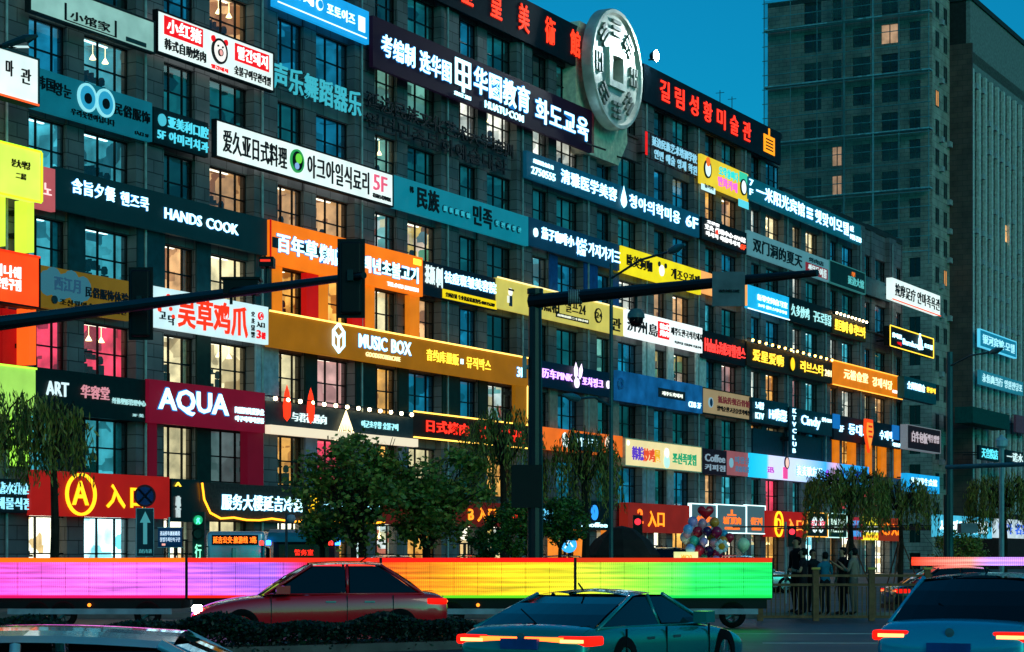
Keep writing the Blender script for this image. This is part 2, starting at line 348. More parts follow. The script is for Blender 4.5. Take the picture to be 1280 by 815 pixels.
LIT = {
 2: {1:'cool',2:'cool',3:'cream',4:'grey',5:'gold',6:'red',7:'gold',8:'cream',9:'dim',10:'gold',11:'dim',12:'blue',13:'dim',14:'blue',17:'warm',18:'cool',19:'cool',20:'red',21:'cool',22:'blue',23:'cool',24:'cool'},
 3: {0:'red',1:'red',2:'red',3:'cream',4:'cream',5:'cream',6:'pink',7:'gold',8:'blue',9:'blue',10:'menu',12:'blue',19:'gold',20:'cream',21:'blue',22:'blue',23:'gold',24:'gold',25:'gold',26:'gold'},
 4: {0:'cool',1:'cool',2:'cool',3:'warm',4:'cream',5:'gold',6:'gold',7:'cream',8:'warm',9:'blue',10:'dark',13:'green',14:'blue',15:'poster',16:'poster',17:'blue',18:'pink',19:'white',20:'gold',21:'pink',22:'cool',23:'warm',24:'white',25:'cream',26:'warm'},
 5: {1:'cool',2:'cool',4:'warm',5:'warm',6:'warm',7:'menu',8:'poster',11:'cool',12:'blue',13:'blue',14:'white',15:'warm',16:'warm',17:'cool',18:'dim',19:'blue',20:'blue',21:'white',22:'cool',23:'white',24:'cool',25:'blue'},
 6: {1:'blue',2:'cool',4:'dim',5:'dim',6:'blue',7:'green',21:'white',22:'dim',25:'cool'},
 7: {3:'blue',4:'warm',5:'blue',6:'blue',7:'green',8:'green',9:'white',10:'white',11:'white',12:'white',17:'gold',18:'warm',19:'white',20:'cream',21:'cream',22:'cream',23:'blue',24:'blue'},
 8: {},
}
_wm = {}; _ex = {}; _exm = {}
EXC = {'warm': 'b89070', 'cream': 'e8d8b8', 'white': 'e8ecec', 'cool': '5aa8b4', 'pink': 'd89a9a', 'red': 'a02040', 'gold': 'b8823a', 'green': '8ab8a8', 'poster': 'e0c890', 'menu': 'b8d8d8', 'shop': 'e8e0d0', 'shopcool': 'a8d8e0'}
def window_meshes(wd, h):
    if (wd, h) in _wm: return _wm[(wd, h)]
    f = MB(); t = .06
    f.box(0, t, -.04, .06, 0, h); f.box(wd-t, wd, -.04, .06, 0, h); f.box(t, wd-t, -.04, .06, 0, t); f.box(t, wd-t, -.04, .06, h-t, h)
    zm = h*.5
    f.box(t, wd-t, -.035, .05, zm-.03, zm+.03)
    for u in (.37, .74):
        f.box(wd*u-.025, wd*u+.025, -.045, .055, t, zm-.03); f.box(wd*u-.025, wd*u+.025, -.045, .055, zm+.03, h-t)
    p = MB().quad((t, .0, t), (wd-t, .0, t), (wd-t, .0, h-t), (t, .0, h-t))
    r = MB(); d = 1.5; a, b, c, e = -.3, wd+.3, -.05, h+.15
    r.quad((a, d, c), (b, d, c), (b, d, e), (a, d, e)); r.quad((a, .1, e), (b, .1, e), (b, d, e), (a, d, e)); r.quad((a, .1, c), (b, .1, c), (b, d, c), (a, d, c))
    r.quad((a, .1, c), (a, d, c), (a, d, e), (a, .1, e)); r.quad((b, .1, c), (b, d, c), (b, d, e), (b, .1, e))
    l = MB(); l.box(wd*.2, wd*.8, .5, .62, h+.02, h+.06)
    cu = MB(); n = 10
    for a, b in ((-.05, wd*.16), (wd*.84, wd+.05)):
        for i in range(n):
            u0, u1 = a+(b-a)*i/n, a+(b-a)*(i+1)/n; y0, y1 = .22+.05*(i % 2), .22+.05*((i+1) % 2); cu.quad((u0, y0, .02), (u1, y1, .02), (u1, y1, h), (u0, y0, h))
    pn = MB()
    for u in (.22, .55, .82): pn.tube([(wd*u, .7, h+.1), (wd*u, .7, h*.82)], .012, 4).lathe([(.02, h*.84), (.14, h*.75), (.13, h*.745), (0, h*.76)], 10, (wd*u, .7, 0))
    sh = MB(); rr = random.Random(int(wd*100))
    sh.box(0, wd, 1.1, 1.4, h*.12, h*.16); sh.box(wd*.1, wd*.9, 1.1, 1.35, h*.45, h*.48)
    for i in range(9): x = wd*(.1+.09*i); sh.box(x, x+rr.uniform(.05, .14), 1.12, 1.3, h*.48, h*.48+rr.uniform(.1, .35)); sh.box(x, x+rr.uniform(.08, .2), .95, 1.3, h*.16, h*.16+rr.uniform(.05, .4))
    for x in (wd*.3, wd*.66): sh.box(x, x+.45, .6, .64, 0, .75); sh.lathe([(.0, .75), (.13, .8), (.14, .98), (.09, 1.1), (0, 1.12)], 8, (x+.2, .62, 0))
    _ex[(wd, h)] = [cu.mesh('curtain'), pn.mesh('pendant_lamp'), sh.mesh('shelf')]
    fm = f.mesh('window'); fm.materials.append(D('07090a', .4)); pm = p.mesh('pane'); pm.materials.append(GLASS)
    _wm[(wd, h)] = (fm, pm, r.mesh('room_interior'), l.mesh('ceiling_lamp')); return _wm[(wd, h)]
_rc = {}
def add_window(parent, s, y, z, wd, h, kind):
    fm, pm, rm, lm = window_meshes(wd, h)
    k = (wd, h, kind)
    if k not in _rc:
        r = rm.copy(); r.materials.append(ROOM[kind]); l = lm.copy(); l.materials.append(E('fff2dc' if kind not in ('cool', 'blue', 'green') else 'd8fbff', 4)); _rc[k] = (r, l)
    r, l = _rc[k]
    wn = link('window', fm, None, parent, (s, y, z)); link('pane', pm, None, wn); link('room_interior', r, None, wn)
    if kind not in ('dim', 'dark', 'blue', 'grey'):
        link('ceiling_lamp', l, None, wn)
        for j in random.choice(((0, 2), (1, 2), (2,), (0,), (), (0, 2), (2,))):
            k = (wd, h, kind, j)
            if k not in _exm:
                e = _ex[(wd, h)][j].copy(); e.materials.append((D(EXC[kind], .9, 0, .2, 6), E('ffd890', 5), D('2a1c14', .7, 0, .5, 9))[j]); _exm[k] = e
            link(('curtain', 'pendant_lamp', 'shelf')[j], _exm[k], None, wn, (0, 0, 0) if j == 0 else (random.uniform(-.35, .35), random.uniform(-.2, .3), random.uniform(-.12, .1)))
    return wn
for fi, zt in enumerate(FL):
    fl = fi+2
    for k, s, wd in starts:
        if fl == 8 and s > S_T-2: continue
        kk = k+1
        kind = LIT[fl].get(kk) or random.choice(['dim', 'dim', 'dark', 'dim', 'blue'] if kk > 8 else ['dim', 'dim', 'dark'])
        add_window(B, s, .22, zt-WH, wd, WH, kind)
# ground floor shopfronts
GK = ['shop', 'shop', 'shop', 'shopcool', 'shop', 'cream', 'shop', 'gold', 'menu', 'gold', 'shop', 'poster', 'shop', 'gold', 'cream', 'warm', 'shop', 'gold', 'shop', 'shop', 'poster', 'gold', 'shop', 'shopcool', 'gold', 'shop', 'menu', 'shop']
for i, (k, s, wd) in enumerate(starts):
    add_window(B, s-.1, .22, .2, wd+.2 if wd < 2.7 else wd+.1, 2.95, GK[i % len(GK)])
    if i % 3 == 1:
        d = MB(); 
        for q in (0, .8): d.box(q, q+.06, -.06, .04, 0, 2.1); d.box(q+.7, q+.76, -.06, .04, 0, 2.1); d.box(q+.06, q+.7, -.06, .04, 2.02, 2.1); d.box(q+.06, q+.7, -.06, .04, 0, .12)
        do = d.obj('door', BLACK, B, loc=(s+.6, .16, .2)); MB().box(.70, .73, -.14, -.1, .8, 1.4).obj('door_handle', D('c0c4c4', .25, 1), do)

# ================================================================== SIGNS
NS = [0]
def sign(label, x0, x1, yt, yb, panel, texts=(), p=.55, d=.22, yt1=None, yb1=None, trim=None, name='shop_sign', cat='sign', fr=None, lamps=0, lamp_col='ffe6b0', bold=.008, group=None, ty=-.05, back=None):
    s0, zt = fac(x0, yt, p); _, zb = fac(x0, yb, p); s1, _ = fac(x1, yt, p)
    if yt1 is not None:
        zt = (zt+fac(x1, yt1, p)[1])/2; zb = (zb+fac(x1, yb1, p)[1])/2
    L, h = s1-s0, zt-zb
    jit = NS[0] % 7*.004; NS[0] += 1
    T = thing(name, label, cat, fworld(s0, p+jit, zb), TH, group); T['_L'] = L
    if panel is not None:
        fixn(MB().box(0.004, L-.004, 0, d, 0, h).obj('panel', panel, T))
        b = MB()
        for u in (.12, .5, .88): b.box(L*u-.04, L*u+.04, d, p+jit, h*.3, h*.38); b.box(L*u-.04, L*u+.04, d, p+jit, h*.75, h*.83)
        b.obj('bracket', DARKM, T)
    else:
        b = MB()
        for v in (.2, .75): b.box(0, L, .08, .13, h*v, h*v+.06)
        for u in (.02, .35, .65, .97): b.box(L*u, L*u+.06, .13, p+jit, h*.2, h*.26)
        b.obj('mounting_rail', DARKM, T)
    if fr:
        t = .07; f = MB(); f.box(-t, 0, -.04, d, -t, h+t); f.box(L, L+t, -.04, d, -t, h+t); f.box(0, L, -.04, d, -t, 0); f.box(0, L, -.04, d, h, h+t); f.obj('frame', fr, T)
    if trim:
        m, which = trim; t = .06; f = MB()
        if 't' in which: f.box(0, L, -.08, -.02, h-.01, h+t)
        if 'b' in which: f.box(0, L, -.08, -.02, -t, .01)
        if 'l' in which: f.box(-t, 0.0, -.08, -.02, 0, h)
        if 'r' in which: f.box(L, L+t, -.08, -.02, 0, h)
        f.obj('light_strip', m, T)
    if lamps:
        lm = MB().lathe([(.0, -.1), (.07, -.08), (.1, 0), (.07, .08), (0, .1)], 8).mesh('bulb'); lm.materials.append(E(lamp_col, 9))
        for i in range(lamps): link('bulb', lm, None, T, (L*(i+.5)/lamps, -.22, h+.12))
        MB().box(0, L, -.25, .0, h+.2, h+.24).obj('lamp_rail', DARKM, T)
    for tx in texts:
        st, u0, u1, v0, v1, m = tx[:6]; bo = tx[6] if len(tx) > 6 else bold
        text(st, u0*L, u1*L, v0*h, v1*h, m, T, y=ty, bold=bo)
    T['_h'] = h
    return T, L, h
def logo_disc(T, x, z, r, m, ring=None, y=-.05, name='logo'):
    o = fixn(MB().lathe([(0, -.03), (r, -.03), (r, .03), (0, .03)], 24, (x, y, z), 'y').obj(name, m, T))
    if ring: fixn(MB().lathe([(r*.86, -.05), (r*1.04, -.05), (r*1.04, .04), (r*.86, .04), (r*.86, -.05)], 24, (x, y, z), 'y').obj('logo_ring', ring, T))
    return o
def plate(T, x0, x1, z0, z1, m, y0=-.04, y1=-.001, name='plate'): return fixn(MB().box(x0, x1, y0, y1, z0, z1).obj(name, m, T))
WG, CY, RD, BK, YL = E('b4f0ff', 3.4), E('9ff3ff', 2.6), E('ff2a12', 3), D('0a0c0e', .5), E('ffd23c', 2.4)
WT = E('ffffff', 1.6); RED = E('e8121c', .9); LB = E('eafaf6', .85, .12)
ORW = E('ff7020', 2.5)
exec_signs = True
def fac_y(x, z): return HY-(z-CZ)*(V-x)/A
# ---- top rows
T, L, h = sign('pale green framed light box with red framed sketch, highest sign at the upper left', 38, 192, -28, 12, E('9fd2c8', .55, .2), [('小馆家', .30, .62, .12, .42, BK)], p=.9, fr=D('20282a'))
plate(T, .76*L, .93*L, .06*h, .2*h, D('20484a')); f = MB(); f.box(.26*L, .68*L, -.03, -.001, .05*h, .08*h); f.box(.26*L, .275*L, -.03, -.001, .08*h, .6*h); f.box(.665*L, .68*L, -.03, -.001, .08*h, .6*h); f.obj('drawn_frame', BK, T)
T, L, h = sign('white light box with two red name plates and a round pig face between them', 197, 341, 12, 64, LB, [('小红猪', .07, .35, .55, .90, WT, .02), ('韩式自助烤肉', .05, .39, .10, .38, BK), ('빨간돼지', .67, .94, .52, .86, WT, .02), ('숯불구이무한리필', .64, .97, .08, .32, BK), ('빨간돼지', .44, .58, .04, .14, RED)], p=.9, yt1=69, yb1=113, fr=D('101418'))
plate(T, .05*L, .37*L, .48*h, .95*h, RED, -.03); plate(T, .65*L, .96*L, .46*h, .92*h, RED, -.03)
logo_disc(T, .51*L, .54*h, .32*h, E('f6efe8', .9), BK, y=-.04)
for u in (.455, .565): logo_disc(T, u*L, .82*h, .08*h, RED, y=-.05, name='pig_ear')
logo_disc(T, .51*L, .5*h, .09*h, E('ffb0a8', .8), BK, y=-.09, name='pig_snout')
for u in (.49, .53): logo_disc(T, u*L, .66*h, .025*h, BK, y=-.09, name='pig_eye')
T, L, h = sign('bright blue light box with white lettering and round photo icon, cut by the top edge', 343, 461, -32, 10, E('1496d8', .95, .1), [('포토이즈', .53, .83, .38, .72, WG, .02), ('王者写真', .02, .36, .45, .85, WG, .02), ('大学城店', .36, .385, .42, .8, WT)], p=.8, yt1=10, yb1=53)
logo_disc(T, .45*L, .56*h, .17*h, E('e8ffff', 1.5), None); logo_disc(T, .45*L, .56*h, .12*h, E('1496d8', .95), None, y=-.09)
plate(T, .88*L, .95*L, .3*h, .75*h, E('e8ffff', 1.2)); plate(T, .03*L, .97*L, .14*h, .17*h, E('e8ffff', 1.5), name='line')
T, L, h = sign('teal cloth shop sign with two round blue eyes between black characters', 40, 190, 84, 135, E('0d6d80', .55, .15), [('韩国', .02, .17, .5, .82, BK, .02), ('왕눈', .17, .30, .46, .78, BK, .02), ('民俗服饰', .66, .97, .42, .72, BK, .02), ('우리옷만아닙니다', .30, .66, .1, .26, BK), ('1入口 5F', .84, .96, .06, .16, BK)], p=.6, yt1=127, yb1=177)
for u in (.43, .58): logo_disc(T, u*L, .62*h, .34*h, E('2a9ac0', .8), E('8fe0ea', .8), y=-.05, name='eye_disc'); logo_disc(T, u*L, .6*h, .13*h, BK, None, y=-.1, name='pupil')
T, L, h = sign('dark green dental clinic sign with pale blue lettering in two rows', 192, 260, 132, 178, D('04282c'), [('亚美利口腔', .24, .98, .52, .85, E('4cc4d8', 1.1), .015), ('5F 아미리치과', .05, .98, .12, .42, E('4cc4d8', 1.1), .015)], p=.6, yt1=155, yb1=197)
logo_disc(T, .13*L, .68*h, .17*h, E('4cc4d8', .7))
T, L, h = sign('long white Japanese restaurant light box with a round green crest in the middle', 270, 490, 152, 196, LB, [('爱久亚日式料理', .03, .363, .16, .82, D('07121a')), ('아크아일식료리', .48, .845, .14, .84, D('07121a')), ('5F', .875, .96, .35, .85, E('e05a78', .9)), ('花园日式料理店', .87, .985, .1, .24, D('07121a'))], p=.9, yt1=218, yb1=256, fr=D('0c1216'))
logo_disc(T, .42*L, .52*h, .34*h, D('06141c'), E('2a9a50', .8)); logo_disc(T, .425*L, .6*h, .15*h, E('6ad040', .9), None, y=-.1, name='crest_leaf'); logo_disc(T, .415*L, .36*h, .1*h, E('80a8d8', .9), None, y=-.1, name='crest_leaf')
T, L, h = sign('free standing pale blue characters of the dance and instrument school', 340, 450, 74, 112, None, [('声乐舞蹈器乐', 0, 1, .0, 1, E('3fb4c4', .75), .03)], p=.5, yt1=118, yb1=146)
T, L, h = sign('unlit black two row channel letters below the red museum characters', 457, 640, 122, 168, None, [('延边民族文化艺术大学培训', 0, 1, .55, 1, D('0a1114'), .03), ('연변민족문화예술대학', 0, .95, .0, .46, D('0a1114'), .03)], p=.5, yt1=172, yb1=214)
T, L, h = sign('dark maroon education sign with glowing white characters tilted across the sixth floor', 466, 740, 20, 83, E('14081c', .6, .2), [('考编制 选华图', .03, .31, .28, .72, WG, .015), ('华图教育', .41, .67, .30, .88, WG, .03), ('HUATU·COM', .46, .64, .06, .22, WG, .02), ('화도교육', .70, .975, .22, .76, WG, .03), ('SINCE 2001', .325, .395, .08, .16, WG)], p=.9, yt1=138, yb1=191, trim=(E('481020', .6), 'r'))  # panel given a faint glow in place of light on it
[plate(T, u0*L, u1*L, v0*h, v1*h, WG, name='logo_bar') for u0, u1, v0, v1 in ((.33, .34, .32, .88), (.388, .398, .32, .88), (.34, .388, .8, .88), (.34, .388, .32, .4), (.36, .37, .2, .32), (.36, .37, .4, .8), (.34, .36, .56, .63), (.37, .388, .56, .63))]
T, L, h = sign('deep blue cosmetic clinic sign with a phone number and white flame drop', 658, 874, 191, 224, E('0b5a78', .35, .2), [('清雅医学美容', .17, .475, .26, .80, WG, .015), ('청아의학미용', .55, .865, .26, .8, WG, .015), ('6F', .905, .985, .30, .8, WG, .02), ('2750555', .02, .14, .2, .48, WG, .01), ('真诚医生免费·美', .03, .13, .62, .78, WG)], p=.7, yt1=266, yb1=295)
o = fixn(MB().lathe([(0, 0), (.3, .25), (.42, .6), (.3, 1.1), (.12, 1.6), (0, 2.0)], 16).obj('flame_drop', WG, T, True, (.51*L, -.12, h*.1))); o.scale = (1, .25, h*.46)
T, L, h = sign('navy restaurant sign with plump white lettering, left of the yellow dog cafe sign', 661, 776, 271, 308, E('08405e', .35, .2), [('茄子咖啡小', .12, .46, .35, .78, WG, .03), ('饼', .48, .60, .15, .80, WG, .03), ('가지가기三', .62, .98, .25, .75, WG, .03)], p=.6, yt1=307, yb1=337)
logo_disc(T, .06*L, .5*h, .16*h, WG)
T, L, h = sign('yellow dog cafe light box with white dog head in the middle', 776, 876, 307, 340, E('f2dc18', .85, .1), [('歐美狗咖', .06, .36, .3, .75, BK, .02), ('개조오카페', .60, .97, .3, .74, BK, .015)], p=.7, yt1=338, yb1=368)
logo_disc(T, .48*L, .5*h, .22*h, E('f4ffff', 1)); 
for u in (.44, .52): logo_disc(T, u*L, .72*h, .1*h, D('1d3138'), None, y=-.1, name='dog_ear')
T, L, h = sign('orange light box with black Korean lettering under the mast arm', 875, 934, 338, 367, E('f7a85e', .9, .1), [('한 인형관음', .2, .85, .35, .65, BK)], p=.6, yt1=356, yb1=380)
T, L, h = sign('plain teal folk costume sign with black brush characters and dotted small ones', 492, 660, 220, 258, E('0e8296', .6, .08), [('民族', .15, .305, .20, .88, BK, .05), ('민족', .555, .70, .18, .84, BK, .05)], p=.7, yt1=270, yb1=309)
for i, ch in enumerate('服装展览馆'): logo_disc(T, (.345+i*.042)*L, .42*h, .12*h, D('0c3b52'), None, y=-.03, name='dot'); text(ch, (.334+i*.042)*L, (.357+i*.042)*L, .34*h, .5*h, E('30a8b8', .8), T, y=-.09)
for i, ch in enumerate('옷전시장관'): logo_disc(T, (.735+i*.045)*L, .45*h, .12*h, D('0c3b52'), None, y=-.03, name='dot'); text(ch, (.724+i*.045)*L, (.747+i*.045)*L, .37*h, .53*h, E('30a8b8', .8), T, y=-.09)
text('韩', .10*L, .125*L, .6*h, .8*h, BK, T)
T, L, h = sign('very dark teal HANDS COOK restaurant sign with glowing white serif lettering', 69, 334, 210, 258, E('03292f', .5, .1), [('含旨夕餐', .065, .25, .46, .82, WG, .01), ('핸즈쿡', .275, .40, .44, .78, WG, .01), ('HANDS COOK', .476, .84, .36, .64, WG, .02)], p=.7, yt1=272, yb1=321)
T, L, h = sign('pink end panel with a thin white line drawing beside the dark teal sign', 38, 69, 204, 258, E('c05a60', .7, .1), [('노', .5, .8, .35, .62, E('ffd0d0', 1))], p=.75)
T, L, h = sign('white projecting light box with thin black Korean letters and orange lower edge', -40, 47, 48, 106, LB, [('마', .52, .62, .45, .8, BK, 0), ('관', .74, .88, .38, .72, BK, 0)], p=2.0, d=.5, trim=(E('ff5a28', 1.2), 'b'), fr=D('20484c'))
T, L, h = sign('acid yellow green light box with dark small characters at the left edge', -40, 50, 168, 232, E('d8ec5a', .95, .1), [('분大식당', .58, .84, .58, .74, BK, .02), ('二层', .64, .78, .36, .48, BK, .02), ('미', -.0, .35, .2, .8, E('1b7a90', .6), .02)], p=1.8, d=.5, trim=(E('b8ff20', 2.5), 'tbr'))
T, L, h = sign('orange red fluorescent light box with blocky white lettering at the left edge', -40, 48, 306, 370, E('ff4a18', 1.0, .12), [('미니쉐', .35, .72, .5, .74, WT, .03), ('봉안구점', .35, .72, .25, .48, WT, .03)], p=1.7, d=.5, trim=(E('ff3010', 1.6), 't'), fr=D('2a0a08'))
T, L, h = sign('lime green lit panel behind the willow branches at the left edge', -40, 44, 452, 512, E('a8e060', .8, .15), [('미', .1, .4, .2, .8, E('58a030', .6))], p=1.5, d=.4, trim=(E('b8ff40', 2), 't'))
for x, yt, yb, c, lb in ((33, 250, 314, 'c8f040', 'glowing yellow green post under the acid yellow sign'), (-2, 236, 306, 'c8f040', 'glowing yellow green post at the photo edge under the acid yellow sign'), (36, 385, 455, 'ff5a18', 'orange glowing post under the orange red light box'), (27, 512, 582, 'a0e848', 'lime green glowing post below the lime panel')):
    T, L, h = sign(lb, x, x+9, yt, yb, E(c, 1.1, .1), p=1.3, d=.6, name='lit_post', cat='post')
T, L, h = sign('deep red back panel between the orange post and the photo edge', 3, 34, 385, 455, E('b01010', .5, .2), p=.6, name='wall_panel', cat='panel')
T, L, h = sign('mustard yellow folk costume sign with blue grey cloud painting', 50, 162, 333, 384, E('8a6a1c', .42, .15), [('西江月', .14, .42, .46, .80, E('2e5a78', .5), .03), ('民俗服饰体验', .48, .97, .42, .68, D('1b2a38'), .02), ('조선월민속복장체험관', .2, .95, .12, .28, D('2a2410'))], p=.5, yt1=350, yb1=401)
pl = MB()
for i in range(7): pl.lathe([(0, -.01), (.5, -.012), (.5, .0), (0, .0)], 12, ((.07+i*.065)*L, -.005-.002*i, (.60+.12*math.sin(i*2.1))*h), 'y')
fixn(pl.obj('painted_cloud', E('3f7e90', .45), T))
logo_disc(T, .14*L, .22*h, .1*h, D('20404a'))
T, L, h = sign('pale blue light box with bold red chicken claw characters', 190, 335, 358, 408, E('cfeef2', .85, .12), [('吴草鸡爪', .20, .80, .08, .90, E('f03418', 1.0), .05), ('오\n초\n닭\n발', .835, .865, .12, .8, BK, .02), ('入口', .885, .955, .42, .56, BK), ('3', .885, .92, .12, .34, RED, .03), ('楼', .93, .965, .12, .3, RED, .02), ('닥', .12, .17, .1, .35, D('123038'), .03), ('고', .05, .10, .22, .4, D('123038'), .02)], p=.9, yt1=383, yb1=431)
logo_disc(T, .92*L, .72*h, .1*h, E('cfeef2', .85), RED); text('A', .905*L, .935*L, .66*h, .78*h, RED, T, y=-.1)
for (u, v, r) in ((.10, .62, .09), (.05, .45, .06), (.14, .5, .05), (.12, .8, .06), (.16, .32, .05)): logo_disc(T, u*L, v*h, r*h, E('f03418', 1.0), None, name='blossom')
T, L, h = sign('bright orange barbecue restaurant sign with white bilingual lettering across dark strips', 337, 528, 275, 330, E('ff7a14', .8, .12), [('百年草', .037, .28, .30, .74, WG, .04), ('烤肉店', .295, .43, .28, .72, WG, .04), ('백년초불고기', .573, .96, .30, .70, WG, .04), ('TEL:0433-2313531', .74, .96, .08, .18, WT)], p=.8, yt1=322, yb1=370, trim=(E('c81010', .8), 'l'))
plate(T, .012*L, .05*L, .38*h, .62*h, D('07303c')); plate(T, .15*L, .34*L, .40*h, .62*h, D('07303c'), -.03); plate(T, .70*L, .97*L, .40*h, .60*h, D('07303c'), -.03); plate(T, .93*L, .985*L, .78*h, .93*h, YL)
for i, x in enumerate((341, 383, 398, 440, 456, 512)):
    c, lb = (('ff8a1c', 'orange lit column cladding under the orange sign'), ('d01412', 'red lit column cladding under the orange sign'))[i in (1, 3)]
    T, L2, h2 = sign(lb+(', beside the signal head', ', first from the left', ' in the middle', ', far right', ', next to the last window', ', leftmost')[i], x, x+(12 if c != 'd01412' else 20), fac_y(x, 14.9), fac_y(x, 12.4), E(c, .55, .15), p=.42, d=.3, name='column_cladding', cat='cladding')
T, L, h = sign('dark plum beauty clinic sign with white characters over a slanted yellow strip', 528, 621, 326, 372, D('170f20', .4), [('祛痘斑皱美容院', .27, .97, .50, .85, WG, .02), ('茶颜', .02, .14, .35, .9, E('d8f0f0', 1), .01), ('새모네', .16, .24, .3, .9, E('d8f0f0', 1)), ('全国连锁 专业祛痘祛斑热线:4001156789', .28, .95, .08, .22, BK)], p=.6, yt1=348, yb1=385)
plate(T, .25*L, .99*L, .03*h, .30*h, E('f0d010', .9), -.03)
T, L, h = sign('pale yellow photo studio sign with a small figure and 24 in a circle', 621, 781, 348, 386, E('d8c860', .7, .12), [('自助照相', .22, .45, .25, .75, D('1b2014'), .03), ('셀프24', .50, .66, .4, .85, D('1b2014'), 0), ('24', .735, .79, .42, .64, D('1b2014')), ('自助拍照二十四小时', .44, .68, .18, .26, E('f0f0d8', .8)), ('관', .88, .96, .12, .6, D('2a2410'), .03)], p=.7, yt1=386, yb1=419, lamps=0, trim=(E('ffe49a', 1.8), 't'))
logo_disc(T, .765*L, .53*h, .26*h, E('d8c860', .7), D('1b2014')); logo_disc(T, .09*L, .62*h, .13*h, E('f4f4ea', .9)); plate(T, .085*L, .105*L, .15*h, .5*h, D('26465a')); plate(T, .072*L, .085*L, .25*h, .48*h, E('f0f0e0', .8)); plate(T, .0725*L, .11*L, .66*h, .72*h, BK, -.1, -.07)
text('24', .742*L, .79*L, .43*h, .64*h, D('1b2014'), T, y=-.1)
plate(T, .43*L, .69*L, .14*h, .3*h, D('1b2014'), -.03)
T, L, h = sign('wide golden brown MUSIC BOX karaoke sign with a cube logo', 336, 660, 388, 434, E('a4660c', .6, .12), [('MUSIC BOX', .298, .492, .40, .82, WG, .03), ('GOODSTORE&CAFE', .323, .45, .16, .30, E('ffe9a0', 1.5)), ('音约库量贩', .553, .684, .34, .72, YL, .02), ('뮤직박스', .718, .823, .32, .70, YL, .02), ('3F', .945, .978, .30, .64, WG, .02)], p=.9, yt1=449, yb1=483, trim=(E('ffcf60', 4), 't'))  # golden panel glows on its own instead of being lit
c = MB(); r = .42*h; cxm, czm = .223*L, .56*h
hexa = [(cxm+r*.8*math.cos(math.radians(a)), czm+r*math.sin(math.radians(a))) for a in range(90, 450, 60)]
c.tube([(x, -.1, z) for x, z in hexa]+[(hexa[0][0], -.1, hexa[0][1])], .07, 5)
for k in (1, 3, 5): c.tube([(cxm, -.1, czm), (hexa[k][0], -.1, hexa[k][1])], .06, 5)
c.obj('cube_logo', WG, T); plate(T, .696*L, .706*L, .42*h, .58*h, WG)
s1, _ = fac(657, 479, .9); T, L, h = sign('golden brown end post with a glowing edge below the MUSIC BOX sign', 644, 658, 480, 530, E('a4660c', .5, .1), p=.85, trim=(E('ffcf60', 4), 'r'), name='column_cladding', cat='cladding')
T, L, h = sign('maroon AQUA hair salon sign with outlined white lettering', 186, 331, 474, 529, E('6e0a24', .75, .12), [('AQUA', .07, .66, .24, .84, WG, .04), ('阿酷阿美发沙龙', .72, .98, .42, .58, WG, .01), ('아쿠아헤어살롱', .72, .98, .22, .36, WG, .01)], p=.8, yt1=491, yb1=540)  # maroon panel is no light box, its glow replaces light on it
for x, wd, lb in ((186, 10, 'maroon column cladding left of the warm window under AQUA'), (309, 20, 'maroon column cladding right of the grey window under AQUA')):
    sign(lb, x, x+wd, fac_y(x, 7.2), fac_y(x, 4.6), E('6e0a24', .45, .1), p=.5, d=.4, name='column_cladding', cat='cladding')  # cladding glows faintly so the maroon shows as if lit
T, L, h = sign('dark green beauty salon sign with ART and pink brushed characters behind the willow', 44, 184, 460, 517, D('06201f', .5), [('ART', .08, .27, .40, .72, E('cfeaf0', 1.0), .02), ('华容堂', .38, .63, .42, .72, E('d08a94', .9), .02), ('纤体塑形管理中心', .66, .97, .36, .5, E('a8d8d8', .8), 0), ('3F 美', .85, .95, .1, .18, E('a8d8d8', .7))], p=.6, yt1=474, yb1=526)
T, L, h = sign('plain red entrance sign with a glowing yellow circled A', 39, 212, 586, 645, E('9c1612', .8, .12), [('A', .272, .385, .26, .80, E('ffb81c', 2.6), .03), ('入', .515, .65, .22, .76, E('ffb81c', 2.6), .03), ('口', .693, .80, .24, .70, E('ffb81c', 2.6), .04)], p=1.0, yt1=597, yb1=648)  # red panel has its own glow in place of fallen light
fixn(MB().lathe([(1.0, -.06), (1.14, -.06), (1.14, .04), (1.0, .04), (1.0, -.06)], 40, (0, -.06, 0), 'y').obj('glowing_ring', E('ffb81c', 2.6), T)).location = (.33*L, 0, .5*h)
[setattr(c, 'scale', (L*.092, 1, h*.42)) for c in T.children if c.name.startswith('glowing_ring')]
T, L, h = sign('dark snack shop sign with ice blue characters in two rows at the left edge', -20, 38, 597, 640, D('0a1c22'), [('糖水甜店', .25, .98, .55, .9, E('8fdcf4', 1.5), .015), ('해물식점', .25, .98, .1, .45, E('8fdcf4', 1.5), .015)], p=.8)
T, L, h = sign('narrow black panel with a small yellow mark right of the red entrance sign', 214, 250, 598, 652, D('05080a', .3), [('A', .1, .3, .82, .92, YL), ('수제맥주', .12, .28, .1, .6, E('c8d8d8', .7))], p=.7)
T, L, h = sign('grey stone cold noodle sign outlined by a wavy orange light line', 250, 478, 599, 646, D('3a3634', .8, 0, .35, 8, .5), [('服务大楼延吉冷面', .10, .52, .30, .72, E('c4f6ff', 3), .02), ('복무대루연길랭면', .64, .98, .3, .7, E('9feaff', 2), .01)], p=.7, yt1=618, yb1=660)
pts = [(0, -.1, h*.98), (.01*L, -.1, h*.55), (.04*L, -.1, h*.2), (.09*L, -.1, h*.06)]+[((.09+.91*i/14)*L, -.1, h*(.06+.035*math.sin(i*1.9))) for i in range(1, 15)]
MB().tube(pts, .05, 6).obj('light_strip', E('ffa020', 4), T)
logo_disc(T, .58*L, .52*h, .36*h, E('ffc81c', 1.6), BK, name='logo'); text('老店', .545*L, .615*L, .3*h, .74*h, BK, T, y=-.1, bold=.03)
